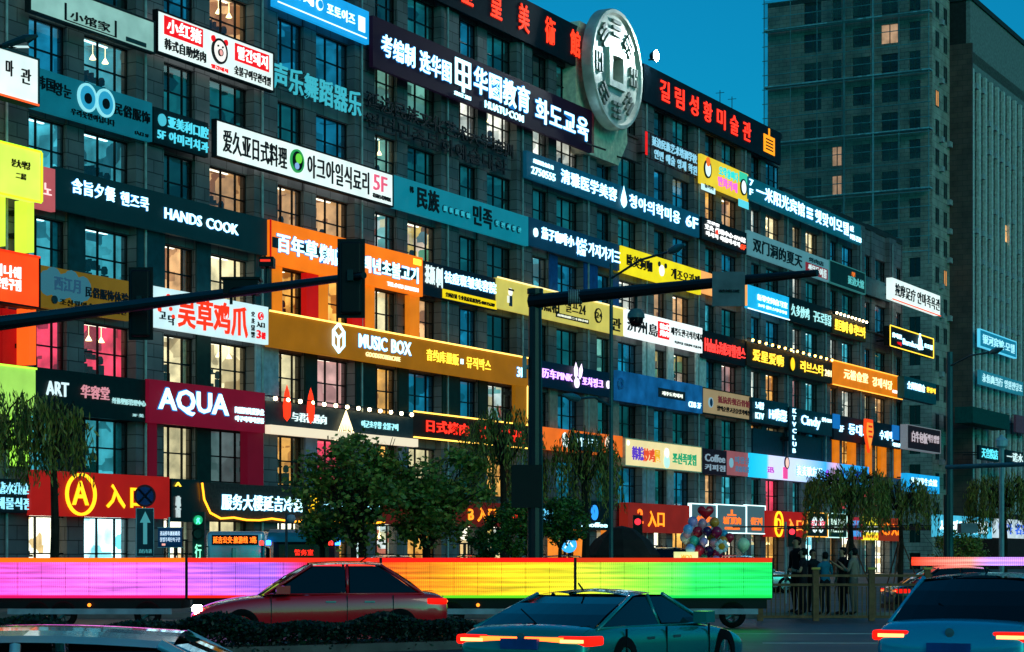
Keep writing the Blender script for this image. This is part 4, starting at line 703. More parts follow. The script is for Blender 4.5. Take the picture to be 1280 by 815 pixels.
# ================================================================== TOWERS
def tower():
    P = Vector((46.7, 230)); d = Vector((dx, dz)); wv = Vector((-dz, dx)); ZT = 65.5
    T = thing('apartment_tower', 'tall dark tower wrapped in green scaffold netting behind the far end of the block', 'tower', (P.x, P.y, 0), TH)
    TB = tile_mat('tower_tiles', 'a39c90', '968f84', '4a4a48', .9, .45)
    # local: x along d, y along w (away left)
    LW = 19.4
    def part(n, x0, x1, y0, y1, z0, z1, m): return fixn(MB().box(x0, x1, y0, y1, z0, z1).obj(n, m, T))
    part('core_wall', .3, 26, .4, LW-.2, .15, ZT-.5, D('1a2426', .9)); part('roof_parapet', 0, 26, 0, LW, ZT-.5, ZT, D('23302f', .9))
    # perpendicular netted face at x=0: pieces of wall, windows
    fh = 3.3; win = MB()
    for fl in range(19):
        z = 2+fh*fl
        part('spandrel', .0, .3, .0, LW, z-.02, z+1.15, TB)
    cols = [0, 2.6, 5.8, 9.2, 11.6, 15.0, LW]
    for i, y in enumerate(cols[:-1]):
        part('pier', .02, .3, y, y+1.3 if i < 5 else LW, .15, ZT-.5, TB)
    litw = {(12, 3), (13, 3), (17, 1), (8, 2)}
    for fl in range(19):
        for i, y in enumerate(cols[:-1]):
            if i == 5: continue
            y0 = y+1.3; y1 = cols[i+1]; z0 = 2+fh*fl+1.15; z1 = 2+fh*(fl+1)
            lit = (fl, i) in litw
            m = E('e8b890', .55, .4) if lit else D('0a1618', .15)
            o = MB().quad((.22, y0, z0), (.22, y1, z0), (.22, y1, z1), (.22, y0, z1)).obj('window', m, T)
            MB().box(.12, .2, (y0+y1)/2-.05, (y0+y1)/2+.05, z0, z1).obj('frame', D('30403f'), o)
    # face along d at y=0
    m_f = D('0a1a1e', .15, 0, .3)
    wm = MB().quad((0, 0, 0), (1.2, 0, 0), (1.2, 0, 1.7), (0, 0, 1.7)).mesh('window'); wm.materials.append(m_f)
    wl = wm.copy(); wl.materials[0] = E('ffa860', .5, .4)
    fm = MB().box(-.06, 0, -.05, .05, -.06, 1.76).box(1.2, 1.26, -.05, .05, -.06, 1.76).box(0, 1.2, -.05, .05, -.06, 0).box(0, 1.2, -.05, .05, 1.7, 1.76).box(.57, .63, -.04, .04, 0, 1.7).mesh('frame'); fm.materials.append(D('5a6a6a'))
    ac = MB().box(0, .85, -.45, 0, 0, .6).box(.05, .1, -.0, .1, -.1, 0).mesh('air_conditioner'); ac.materials.append(D('9aa0a0', .6))
    part('tiled_wall', .31, 7.0, .0, .39, .15, ZT-.5, tile_mat('grey_tiles', 'aaa69a', '9c988c', '55554f', 1.2, .8))
    random.seed(5)
    for fl in range(19):
        for j, x in enumerate((1.4, 4.6)):
            o = link('window', wl if (fl, j) in ((9, 1), (15, 0)) else wm, None, T, (x, -.02, 2.6+fh*fl)); link('frame', fm, None, o)
            if random.random() < .5: link('air_conditioner', ac, None, T, (x+1.3, -.0, 2.0+fh*fl))
    # netting and scaffold
    N = bpy.data.materials.new('net'); N.use_nodes = True; t = N.node_tree; b = t.nodes['Principled BSDF']
    b.inputs['Base Color'].default_value = (.03, .13, .13, 1); b.inputs['Roughness'].default_value = .9
    tc = t.nodes.new('ShaderNodeTexCoord'); n = t.nodes.new('ShaderNodeTexNoise'); n.inputs['Scale'].default_value = .25; n.inputs['Detail'].default_value = 8; t.links.new(tc.outputs['Object'], n.inputs['Vector'])
    mr = t.nodes.new('ShaderNodeMapRange'); mr.inputs[1].default_value = .3; mr.inputs[2].default_value = .7; mr.inputs[3].default_value = .12; mr.inputs[4].default_value = .5; t.links.new(n.outputs['Fac'], mr.inputs[0]); t.links.new(mr.outputs[0], b.inputs['Alpha'])
    fl = 0; z = 36
    while z < ZT-1:
        for y0, y1 in ((0, 6.4), (6.4, 13), (13, LW)):
            q = MB(); nn = 8
            for a in range(nn):
                u0, u1 = y0+(y1-y0)*a/nn, y0+(y1-y0)*(a+1)/nn; bu = lambda u: -1.25-.18*math.sin((u-y0)/(y1-y0)*math.pi)-.05*math.sin(u*3+z)
                q.quad((bu(u0), u0, z), (bu(u1), u1, z), (bu(u1), u1, min(z+6.5, ZT)), (bu(u0), u0, min(z+6.5, ZT)))
            q.obj('scaffold_net', N, T)
        z += 6.6
    pole = D('5a8a94', .5, .2)
    for y in (0, 3.4, 6.4, 9.8, 13, 16.2, LW): MB().tube([(-1.15, y, 34), (-1.15, y, ZT+.8)], .06 if y not in (6.4, 9.8) else .15, 5).obj('scaffold_pole', pole, T)
    for k in range(19): MB().tube([(-1.2, -.2, 35.5+k*1.65), (-1.2, LW+.2, 35.5+k*1.65)], .05, 4).obj('scaffold_rail', D('6fb0b8', .6), T)
    for z in (42.4, 49, 55.5, 62): MB().box(-1.35, -.3, -.2, LW, z, z+.16).obj('scaffold_deck', D('7ab0b8', .7), T)
    # ---------------- second tower
    Q = P+7.0*d-2.6*wv
    U = thing('apartment_tower', 'brown tiled tower with rows of windows and air conditioners at the right edge', 'tower', (Q.x, Q.y, 0), TH)
    T = U; BT = tile_mat('brown_tiles', '5e463c', '54403a', '2a2424', 1.1, .6); ZB = 60
    part('side_wall', .0, .4, .0, 12, .15, ZB, BT); part('core_wall', .41, 46, .8, 16, .15, ZB+5, D('2a2c2c', .9)); part('upper_wall', .4, 46, .3, .79, 57.2, ZB+5, D('7a8280', .9)); part('roof_parapet', .2, 46, .1, 16.2, ZB+5, ZB+5.6, D('2c3c3e', .9))
    w2 = MB().quad((0, 0, 0), (1.7, 0, 0), (1.7, 0, 2.0), (0, 0, 2.0)).mesh('window'); w2.materials.append(m_f); w3 = w2.copy(); w3.materials[0] = E('ffb870', 1.0, .4); w4 = w2.copy(); w4.materials[0] = D('1a3a40', .15)
    f2 = MB().box(.8, .88, -.05, .05, 0, 2.0).box(0, 1.7, -.05, .05, 1.25, 1.32).mesh('frame'); f2.materials.append(D('6a7a7a'))
    for j in range(16):
        x = .4+j*2.7
        part('pier', x, x+.7, .0, .8, .15, 57.2, D('c0c2bc', .8, 0, .3))
        for fl in range(17):
            z = 2.2+fh*fl
            o = link('window', w3 if (fl, j) in ((11, 5), (5, 9)) else random.choice((w2, w2, w4)), None, U, (x+.95, .35, z+1.05)); link('frame', f2, None, o)
            if random.random() < .45: link('air_conditioner', ac, None, U, (x+1.1, .28, z+.1))
    for fl in range(18):
        part('spandrel', .42, 46, .3, .79, 2.2+fh*fl-.25, 2.2+fh*fl+1.0, D('6a6c66', .9, 0, .3))
    part('podium', -.0, 44, -3.0, -.36, .15, 6.5, D('3c2624', .8))
    return P, Q, d, wv
P_, Q_, d_, w_ = tower()
# signs on the right tower
def tsign(label, x0, x1, y0, y1, panel, texts, p=.9, fr=None, dd=.3, Tt=None):
    # face of second tower: line through Q along d
    A2 = -(Q_.x-Q_.y*dx/dz)
    def loc(x, y):
        m = (x-CX)/F; # Q + s d + p n,  n=(dz,-dx)
        s = (m*(Q_.y-p*dx)-Q_.x-p*dz)/(dx-m*dz); Z = Q_.y+s*dz-p*dx; return s, CZ+(HY-y)/F*Z
    s0, zt = loc(x0, y0); _, zb = loc(x0, y1); s1, _ = loc(x1, y0); L, h = s1-s0, zt-zb
    T = thing('shop_sign', label, 'sign', (Q_.x+s0*dx+p*dz, Q_.y+s0*dz-p*dx, zb), TH)
    fixn(MB().box(0, L, 0, dd, 0, h).obj('panel', panel, T)); MB().box(L*.2, L*.2+.1, dd, p+.3, h*.5, h*.5+.1).box(L*.8, L*.8+.1, dd, p+.3, h*.5, h*.5+.1).obj('bracket', DARKM, T)
    if fr: t = .12; MB().box(-t, 0, -.05, dd, -t, h+t).box(L, L+t, -.05, dd, -t, h+t).box(0, L, -.05, dd, -t, 0).box(0, L, -.05, dd, h, h+t).obj('frame', fr, T)
    for st, u0, u1, v0, v1, m in texts: text(st, u0*L, u1*L, v0*h, v1*h, m, T, y=-.07, bold=.02)
BL_ = E('58c8e8', .9)
tsign('pale blue sign upper of two on the tower at the right edge', 1225, 1270, 412, 432, E('1a8cb0', .45, .1), [('银河宾馆·모텔', .06, .94, .2, .8, E('a8f0ff', .9))], fr=BL_)
tsign('longer pale blue sign lower of two on the tower at the right edge', 1225, 1279, 462, 480, E('2a90a8', .4, .1), [('永恒典当行 영원전당포', .04, .96, .2, .8, E('b8f0f8', .8))])
tsign('dark teal sign with cyan characters above the right mast arm', 1224, 1249, 556, 574, D('042428'), [('天宫院店', .1, .9, .15, .85, E('58d8e8', 1.2))], p=3.4)
tsign('small dark sign with white characters right of the cyan lettered one', 1257, 1279, 562, 578, D('0a2024'), [('一诺水', .05, .95, .15, .85, E('c8e8e8', 1.0))], p=3.4)
tsign('long green awning over the second floor of the right tower', 1216, 1262, 508, 528, D('0c4a44', .7), [], p=2.6, dd=2.0)
tsign('dull pink square sign at the right edge beside the green awning', 1270, 1290, 518, 540, D('8a4a5c', .6), [], p=1.2)
tsign('white and blue lit shop fascia behind the hedge at the far right', 1170, 1240, 643, 671, E('48b8d8', .8, .3), [('시장 마트 超市百货', .05, .9, .2, .8, E('e8ffff', 1.8))], p=26)
tsign('pale lit fascia with blue and orange lettering at the right edge', 1242, 1295, 648, 672, E('c8d8e0', .8, .3), [('명가 名家', .1, .8, .2, .8, E('3060d0', 1.0))], p=26)

# ================================================================== FOLIAGE
LEAF = leaf_mat('leaf_round', ['3a4a1c', '5a7026', '85923a', 'b8a848', '44521f']); LEAF2 = leaf_mat('leaf_bright', ['1c3a14', '35601f', '6a8a2c', '24481a', '8a9a3a']); LEAFW = leaf_mat('leaf_willow', ['4a4a18', '7a7a30', 'a8a040', '565a22', 'b8a448'], .35)
BARK = D('2a2119', .9, 0, .4, 6, .6)
def leaves(pts, size, rnd, lw=.55, down=0.):
    v, f = [], []
    for p in pts:
        if down: a = Vector((rnd.gauss(0, .35), rnd.gauss(0, .35), -1)).normalized()
        else: a = Vector((rnd.gauss(0, 1), rnd.gauss(0, 1), rnd.gauss(0, .6))).normalized()
        b = a.cross(Vector((rnd.gauss(0, 1), rnd.gauss(0, 1), rnd.gauss(0, 1)))).normalized(); s = size*rnd.uniform(.6, 1.3); i = len(v)
        v += [tuple(p-a*s*.5), tuple(p+b*s*lw*.5), tuple(p+a*s*.5), tuple(p-b*s*lw*.5)]; f.append((i, i+1, i+2, i+3))
    return v, f
def tree(label, loc, crown_c, rad, n, trunk_r=.09, leaf=.14, mat=LEAF, seed=1, clump=46, fork=4, cat='tree', stems=1, name='street_tree', csz=.30):
    rnd = random.Random(seed); T = thing(name, label, cat, loc)
    tk = MB(); cc = Vector(crown_c)
    for st in range(stems):
        off = Vector((rnd.uniform(-.12, .12), rnd.uniform(-.1, .1), 0))*(stems > 1); mid = Vector((cc.x*.4+rnd.uniform(-.1, .1)*stems, cc.y*.4, max(.3, (cc.z-rad[2])*.95)))
        tk.tube([off, off+mid*.5+Vector((rnd.uniform(-.05, .05), 0, 0)), mid+off], [trunk_r*1.25, trunk_r, trunk_r*.8], 8)
        for i in range(fork):
            a = 2*math.pi*(i+rnd.random()*.6)/fork; e = cc+Vector((math.cos(a)*rad[0]*.62, math.sin(a)*rad[1]*.62, rnd.uniform(-.2, .65)*rad[2]))
            m_ = (mid+off+e)/2+Vector((0, 0, -.1*rad[2])); tk.tube([mid+off, m_, e], [trunk_r*.6, trunk_r*.4, .015], 6)
            for k in range(3):
                e2 = e+Vector((rnd.uniform(-.5, .5)*rad[0], rnd.uniform(-.5, .5)*rad[1], rnd.uniform(-.3, .5)*rad[2])); tk.tube([m_, (m_+e2)/2+Vector((0, 0, .05)), e2], [trunk_r*.3, trunk_r*.2, .008], 4)
    tk.obj('trunk', BARK, T)
    pts = []
    for c in range(clump):
        while True:
            u = Vector((rnd.uniform(-1, 1), rnd.uniform(-1, 1), rnd.uniform(-1, 1)))
            if .25 < u.length < 1: break
        c0 = cc+Vector((u.x*rad[0], u.y*rad[1], u.z*rad[2])); r = rad[0]*csz*rnd.uniform(.6, 1.35)
        for k in range(n//clump): g = Vector((rnd.gauss(0, .5), rnd.gauss(0, .5), rnd.gauss(0, .38))); pts.append(c0+g*r)
    v, f = leaves(pts, leaf, rnd); me = bpy.data.meshes.new('crown'); me.from_pydata(v, [], f); link('crown', me, mat, T); return T
def willow(label, loc, hh, rad, n, seed, leaf=.16, mat=LEAFW, stakes=False, drop=(.8, 2.2), name='willow_tree'):
    rnd = random.Random(seed); T = thing(name, label, 'tree', loc); tk = MB(); tk.tube([(0, 0, 0), (.06, 0, hh*.4), (0, .05, hh*.72)], [.13, .1, .08], 8); tw = MB()
    v, f = [], []
    for i in range(n):
        a = rnd.uniform(0, 2*math.pi); r = rad*math.sqrt(rnd.uniform(.02, 1)); top = hh-(.35*(r/rad)**2)*hh*.35+rnd.uniform(-.15, .15)
        s = Vector((math.cos(a)*r*.3, math.sin(a)*r*.3, hh*.72)); e = Vector((math.cos(a)*r, math.sin(a)*r, top)); dr = rnd.uniform(*drop)
        if i % 5 == 0: tk.tube([s*.6+Vector((0, 0, hh*.28)), (s+e)/2+Vector((0, 0, .35)), e], [.035, .025, .012], 5)
        pts = []; x = e.copy(); sway = Vector((math.cos(a), math.sin(a), 0))*.25; k = 0; tot = 0
        while tot < dr: x = x+Vector((sway.x*.09, sway.y*.09, -.10)); sway *= .9; tot += .1; pts.append(x.copy())
        if len(pts) > 2: tw.tube([e]+pts[::4]+[pts[-1]], .006, 3, False)
        q = [p+Vector((rnd.gauss(0, .06), rnd.gauss(0, .06), rnd.gauss(0, .04))) for p in pts for _ in range(2)]
        vv, ff = leaves(q, leaf, rnd, .22, 1); o = len(v); v += vv; f += [tuple(j+o for j in t) for t in ff]
    tk.obj('trunk', BARK, T); tw.obj('twigs', BARK, T)
    me = bpy.data.meshes.new('crown'); me.from_pydata(v, [], f); link('crown', me, mat, T)
    if stakes:
        for a in (0, 2.1, 4.2): MB().tube([(math.cos(a)*.9, math.sin(a)*.9, 0), (math.cos(a)*.1, math.sin(a)*.1, 2.0)], .03, 5).obj('support_stake', D('6a3a2a'), T)
    return T
def at(x, Z, z=.15): return Vector(((x-CX)/F*Z, Z, z))
tree('dark round leaved street tree left of the cold noodle sign end', at(448, 55), (.0, 0, 3.2), (1.5, 1.3, 1.35), 6500, leaf=.17, seed=3, stems=3)
tree('dark round leaved street tree in front of the Japanese grill sign', at(540, 56), (.0, 0, 3.15), (1.45, 1.3, 1.45), 6500, leaf=.17, seed=4, stems=2)
tree('low spreading part of a street tree left of the two dark ones', at(404, 57), (-.0, 0, 2.3), (.75, .7, .55), 2200, leaf=.13, seed=14, stems=2)
tree('clipped round ornamental tree left of the traffic mast foot', at(640, 52), (0, 0, 2.05), (.78, .75, .68), 5200, .05, .1, LEAF2, 5, 60, csz=.24)
tree('clipped round ornamental tree right of the traffic mast foot', at(700, 52), (0, 0, 2.3), (.68, .65, .62), 5200, .05, .1, LEAF2, 6, 60, csz=.24)
tree('low clipped bush between the street trees and the round ornamental trees', at(612, 54), (0, 0, 1.7), (.5, .5, .45), 2600, .05, .1, LEAF2, 16, 40, csz=.24)
willow('tall thin bamboo like tree with pale leaves left of the traffic mast', at(628, 58), 5.6, 1.15, 80, 7, .2, LEAFW, drop=(.6, 2.6), name='bamboo_tree')
willow('thin bamboo like tree with drooping leaves right of the traffic mast', at(730, 58), 5.0, 1.0, 75, 8, .2, LEAFW, drop=(.6, 2.2), name='bamboo_tree')
willow('willow hanging over the left edge with long yellow green strands', at(-20, 50), 5.5, 2.4, 170, 9, .22, LEAFW, drop=(.8, 2.0))
willow('short willow top in front of the hair salon window at the left', at(66, 50), 5.3, .95, 45, 10, .22, LEAFW, drop=(.5, 1.7))
willow('staked willow with drooping crown right of the pedestrians', at(1062, 78), 4.85, 1.6, 120, 11, .24, LEAFW, True, drop=(.7, 2.3))
willow('staked willow beside the circled C entrance', at(1125, 86), 4.7, 1.5, 100, 12, .24, LEAFW, True, drop=(.7, 2.0))
willow('bushy willow at the right edge in front of the brown tower foot', at(1255, 84), 4.8, 1.55, 130, 13, .24, LEAFW, False, drop=(.7, 2.2))
tree('loose green shrub between the two right willows', at(1190, 95), (0, 0, 1.5), (1.5, 1, 1.1), 3500, .05, .16, LEAF, 17, 40, cat='shrub', name='shrub')
# median hedge: ground cover
def hedge():
    rnd = random.Random(2); pts = []
    for i in range(42000):
        u = rnd.random(); x = -9.5+u*12.5; Y = 29+u*9+rnd.uniform(-.55, .55); hz = .62-.18*u+.07*math.sin(x*2.3)+.05*math.sin(x*5.1)
        pts.append(Vector((x, Y, hz*rnd.random()**.4)))
    v, f = leaves(pts, .075, rnd, .6); me = bpy.data.meshes.new('hedge'); me.from_pydata(v, [], f); o = link('hedge', me, leaf_mat('hedge_leaf', ['04120e', '0a221a', '123a26', '08201c', '1c4a2a'])); o['kind'] = 'stuff'; o['label'] = 'low dark hedge along the median in the lower left'
hedge()
k = MB(); i0 = Vector((-9.8, 28.3)); i1 = Vector((3.2, 37.6)); t_ = (i1-i0).normalized(); nn = Vector((-t_.y, t_.x))
a, b, c, d0 = i0, i1, i1+nn*1.6, i0+nn*1.6
k.v = [(p.x, p.y, z) for z in (-.01, .14) for p in (a, b, c, d0)]; k.f = [(4, 5, 6, 7), (0, 1, 5, 4), (1, 2, 6, 5), (2, 3, 7, 6), (3, 0, 4, 7)]; struct(k.obj('median_kerb', D('5f5d56', .8)))

# ================================================================== MASTS, SIGNALS, LAMPS
MAST = D('10191c', .4, .3, .3)
T = thing('traffic_mast', 'long dark signal mast arm crossing the picture at the left', 'mast', at(-60, 44, 0))
pa, pb = W(-60, 412, 44)-T.location, W(455, 344, 34)-T.location
MB().tube([(0, 0, 0), (0, 0, 7.0)], [.2, .15], 12).obj('pole', MAST, T); MB().tube([pa, pb], [.17, .06], 12).obj('arm', MAST, T)
def head(label, x, y0, y1, wd, Z, face_away=True, lit=None):
    top, bt = W(x, y0, Z), W(x, y1, Z); h = top.z-bt.z; w2 = wd/F*Z/2
    T = thing('signal_head', label, 'traffic light', bt)
    b = MB(); b.box(-w2, w2, -.12, .12, 0, h); o = b.obj('housing', D('0a0f11', .5), T); bv = o.modifiers.new('bevel', 'BEVEL'); bv.width = .04; bv.segments = 3
    v = MB()
    for q in range(3):
        z = h*(q+.5)/3; v.lathe([(w2*.75, .12), (w2*.8, .36), (w2*.72, .36), (w2*.7, .12)], 16, (0, 0, z), 'y')
    v.obj('visor', D('0a0f11', .5), T); MB().box(-w2-.05, w2+.05, .0, .02, -.06, h+.06).obj('back_board', D('0d1416', .5), T)
    MB().box(-.05, .05, -.2, -.12, h*.45, h*.6).obj('clamp', MAST, T); return T
head('black signal head seen from behind on the left mast arm, near the yellow folk sign', 176, 338, 421, 24, 39.5)
head('larger black signal head seen from behind at the tip of the left mast arm', 439, 303, 393, 27, 34.3)
T = thing('surveillance_box', 'black boxy enforcement camera under the left mast arm', 'camera', W(303, 372, 36.8)); MB().box(-.32, .30, -.2, .2, .05, .3).obj('housing', BLACK, T); MB().box(-.36, .34, -.24, .24, .3, .34).obj('hood', BLACK, T); MB().tube([(-.2, 0, .2), (-.2, 0, -.12)], .03, 6).tube([(.2, 0, .2), (.2, 0, -.12)], .03, 6).obj('clamp', MAST, T)
T = thing('surveillance_camera', 'small camera standing on the left mast arm beside the orange sign', 'camera', W(334, 356, 36.4)); MB().tube([(0, 0, -.05), (0, 0, .3)], .035, 8).obj('stem', MAST, T); MB().box(-.12, .13, -.2, .15, .3, .47).obj('housing', BLACK, T); MB().box(-.1, .08, -.205, -.2, .38, .42).obj('indicator', E('ff3828', .8), T)
T = thing('traffic_mast', 'black signal mast with thick pole and long arm right of the middle', 'mast', at(669, 48.5, 0)); k = T.location
MB().tube([(0, 0, 0), (0, 0, CZ+(HY-362)/F*48.5)], [.2, .15], 12).obj('pole', MAST, T)
MB().tube([W(664, 377, 48.5)-k, W(740, 369, 47.5)-k, W(930, 350, 45)-k, W(1022, 341, 44)-k], [.17, .15, .11, .075], 10).obj('arm', MAST, T)
fixn(MB().lathe([(.13, 0), (.19, .0), (.19, .12), (.13, .12)], 12, (0, 0, CZ+(HY-362)/F*48.5-.1)).obj('collar', MAST, T))
o = MB().box(-.56, .16, -.2, .24, 1.15+CZ, 1.15+CZ+1.0).obj('control_box', BLACK, T); MB().tube([(.0, 0, 6.0), (-.22, 0, 6.0)], .05, 8).box(-.3, -.2, -.1, .1, 5.75, 6.25).obj('speaker', D('7a8888', .5), T)
T = thing('sign_plate', 'blank grey plate with a small line of print hung on the mast arm', 'sign', W(910, 384, 44.9)); MB().box(-.36, .35, -.17, -.14, 0, .75).obj('plate', D('5a6870', .5), T); text('NO.0433-1102', -.2, .23, .3, .36, BLACK, T, y=-.18); MB().box(-.03, .03, 0, .1, .2, .5).obj('clamp', MAST, T)
T = thing('wrapped_patch', 'grey striped tape wrapped round the mast arm', 'tape', W(719, 371, 47.7)); fixn(MB().lathe([(.165, -.16), (.17, -.15), (.17, .15), (.165, .16)], 16, (0, 0, 0), 'x').obj('band', D('7f8a8c', .6, 0, .3), T))
g = MB()
for i in range(6): g.lathe([(.172, i*.05-.14), (.175, i*.05-.13), (.172, i*.05-.12)], 16, (0, 0, 0), 'x')
g.obj('stripe', D('1a2224'), T)
T = thing('dome_camera', 'round dome camera hanging under the mast arm', 'camera', W(795, 392, 46.8)); MB().tube([(0, 0, .0), (0, 0, .42)], .035, 8).obj('stem', MAST, T); fixn(MB().lathe([(0, .12), (.12, .1), (.19, .0), (.2, -.1), (.0, -.1)], 20).obj('hood', D('4a6a70', .4), T)); fixn(MB().lathe([(.17, -.1), (.16, -.2), (.1, -.28), (0, -.31)], 20).obj('dome', D('050a0c', .1), T, True))
def lamp(label, x, Z, ytop, arms, r=.055):
    T = thing('street_lamp', label, 'street lamp', at(x, Z, .1)); k = T.location; MB().tube([(0, 0, 0), (0, 0, 1.2), W(x, ytop, Z)-k], [r*1.4, r, r*.8], 10).obj('pole', D('2b4a50', .4, .4), T)
    for (xa, ya, xb, yb, Zb) in arms:
        p0, p1 = W(xa, ya, Z)-k, W(xb, yb, Zb)-k; MB().tube([p0, (p0+p1)/2+Vector((0, 0, .12)), p1], .03, 8).obj('arm', D('2b4a50', .4, .4), T)
        dd = (p1-p0).normalized(); e = p1+dd*.55
        fixn(MB().tube([p1-dd*.1, p1, p1+dd*.25, e], [.03, .08, .1, .03], 10).obj('lamp_head', D('3a7078', .35, .3), T))
lamp('slim street lamp pole right of the mast, one arm to each side', 764, 50, 330, [(764, 508, 722, 498, 49), (764, 348, 838, 314, 48)])
lamp('street lamp with a single long arm in front of the beige tower', 1187, 66, 440, [(1187, 458, 1240, 440, 64)], .12)
T = thing('traffic_mast', 'teal mast arm reaching right from the far street lamp', 'mast', at(1183, 65, .1)); k = T.location; MB().tube([(0, 0, 0), (0, 0, 3.4)], .09, 10).obj('pole', MAST, T); MB().tube([W(1183, 584, 65)-k, W(1290, 580, 62)-k], .07, 8).obj('arm', D('2a6a74', .4, .3), T); MB().box(.4, .9, -.3, .3, 2.2, 2.5).obj('camera_box', D('6a7a80'), T)
T = thing('street_lamp', 'thin pale post with ball top right of the far mast', 'street lamp', at(1252, 70, .1)); MB().tube([(0, 0, 0), (0, 0, 5.2)], .09, 8).obj('pole', D('7a9298', .4, .4), T); fixn(MB().lathe([(0, -.25), (.2, -.1), (.22, .1), (0, .3)], 12, (0, 0, 5.3)).obj('globe', D('8ab0b8', .3), T))
# left foreground street lamp head at the top-left corner, from its own post out of frame
T = thing('street_lamp', 'flat dark lamp head entering at the left edge over the white Korean sign', 'street lamp', at(-90, 44, 0)); k = T.location; MB().tube([(0, 0, 0), (0, 0, CZ+(HY-75)/F*44)], .1, 8).obj('pole', MAST, T); e0, e1 = W(-90, 75, 44)-k, W(15, 55, 44)-k; MB().tube([e0, e1], .04, 8).obj('arm', MAST, T); fixn(MB().tube([e1-Vector((.2, 0, .03)), e1, e1+Vector((.3, 0, .1)), e1+Vector((.55, 0, .18))], [.05, .1, .11, .03], 8).obj('lamp_head', D('1c3a40', .3), T)); MB().box(e1.x-.05, e1.x+.35, -.06, .06, e1.z-.07, e1.z-.05).obj('lens', E('c8e8e8', .9), T)
# no stopping sign, arrow plate
T = thing('road_sign', 'round blue no stopping sign with dark cross above a teal arrow plate', 'road sign', at(181, 62, .1), math.radians(30)); z = CZ+(HY-624)/F*62
MB().tube([(0, .06, 0), (0, .06, z+.2)], .035, 8).obj('post', D('6a7a80', .4, .5), T); fixn(MB().lathe([(0, -.01), (.33, -.01), (.33, .02), (0, .02)], 28, (0, 0, z), 'y').obj('disc', D('0c3a78', .5), T)); fixn(MB().lathe([(.28, -.025), (.34, -.025), (.34, -.011), (.28, -.011), (.28, -.025)], 28, (0, 0, z), 'y').obj('rim', D('5a1420', .5), T))
c = MB(); c.tube([(-.2, -.03, z-.2), (.2, -.03, z+.2)], .03, 4); c.tube([(-.2, -.03, z+.2), (.2, -.03, z-.2)], .03, 4); c.obj('cross', D('101c2a', .5), T)
z1, z0 = CZ+(HY-640)/F*62, CZ+(HY-699)/F*62
MB().box(-.26, .26, -.02, .02, z0, z1).obj('plate', D('063c48', .5), T); MB().box(-.28, .28, -.015, .025, z0-.02, z0+.0).box(-.28, .28, -.015, .025, z1, z1+.02).box(-.28, -.26, -.03, .025, z0, z1).box(.26, .28, -.03, .025, z0, z1).obj('frame', D('8fb8bc', .5), T)
MB().box(-.06, .06, -.04, -.021, z0+.35, z1-.4).quad((-.17, -.04, z1-.42), (.17, -.04, z1-.42), (0, -.04, z1-.08)).obj('arrow', E('4aa0a8', .6), T); text('直行车道', -.2, .2, z0+.08, z0+.2, E('4aa0a8', .6), T, y=-.04)
# blue information sign
T = thing('information_sign', 'small blue board with two lines of print on a silver post', 'sign', at(212, 60, .1)); z = CZ+(HY-688)/F*60
MB().tube([(-.02, .04, 0), (-.02, .04, 2.6)], .03, 8).obj('post', D('c8d0d4', .3, .6), T); MB().box(-.33, .36, -.02, .02, z, z+.55).obj('board', D('0a4a7a', .5), T); MB().box(-.35, .38, -.01, .025, z-.02, z).box(-.35, .38, -.01, .025, z+.55, z+.57).obj('frame', D('a0c8d8', .5), T)
text('违法停车抓拍路段', -.27, .31, z+.33, z+.46, E('d8f0ff', .8), T, y=-.03); text('불법주차단속구간', -.27, .31, z+.15, z+.28, E('d8f0ff', .8), T, y=-.03)
plate(T, -.22, -.12, z+.04, z+.1, E('ffb0a0', .9), -.03, -.021)
# pedestrian signal column
T = thing('pedestrian_signal', 'green lit pedestrian signal column with vertical lettering', 'traffic light', at(248, 58, .1)); z = CZ+(HY-700)/F*58
MB().box(-.17, .17, .0, .24, 0, z+1.25).obj('column', D('0a3a34', .4), T)
for q, (cc_, nm) in enumerate((('36f0a8', 'lens'), ('1a4a44', 'lens'))):
    fixn(MB().lathe([(0, -.03), (.13, -.03), (.14, -.0), (0, 0)], 18, (0, 0, z+.92-q*.38+.1), 'y').obj(nm, E(cc_, .35 if q == 0 else .1), T)); fixn(MB().lathe([(.14, 0), (.16, -.16), (.145, -.16), (.13, 0)], 18, (0, 0, z+1.02-q*.38), 'y').obj('visor', BLACK, T))
w1 = MB(); zz = z+.64+.38; w1.tube([(0, -.05, zz+.06), (0, -.05, zz-.01)], .03, 6).tube([(0, -.05, zz), (.05, -.05, zz-.1)], .015, 5).tube([(0, -.05, zz), (-.05, -.05, zz-.1)], .015, 5).tube([(-.05, -.05, zz+.0), (.05, -.05, zz+.05)], .012, 5).obj('walking_figure', E('60ffc8', 3), T)
text('行\n人', -.09, .09, z-.55, z+.35, E('90ffd0', 1.6), T, y=-.04, bold=.02)
# thin camera pole near cold noodle sign
T = thing('surveillance_camera', 'white dome camera on a pole below the wavy orange light line', 'camera', at(358, 62, .1)); MB().tube([(0, 0, 0), (0, 0, 2.75)], .04, 8).tube([(0, 0, 2.7), (.1, 0, 2.72)], .025, 6).obj('pole', D('3a4a50'), T); fixn(MB().lathe([(0, .12), (.1, .1), (.14, 0), (.1, -.12), (0, -.16)], 14, (.14, 0, 2.6)).obj('dome', D('a0b0b8', .3), T, True))
T = thing('traffic_light', 'small red pedestrian light on a thin pole left of the standing group', 'traffic light', at(982, 62, .1)); MB().tube([(0, 0, 0), (0, 0, 2.5)], .035, 8).obj('pole', D('8a9498', .4, .4), T); MB().box(.06, .3, -.1, .1, 1.75, 2.35).obj('housing', BLACK, T); fixn(MB().lathe([(0, -.13), (.08, -.12), (.09, -.1), (0, -.1)], 14, (.18, 0, 2.2), 'y').obj('lens', E('ff3040', 3), T))
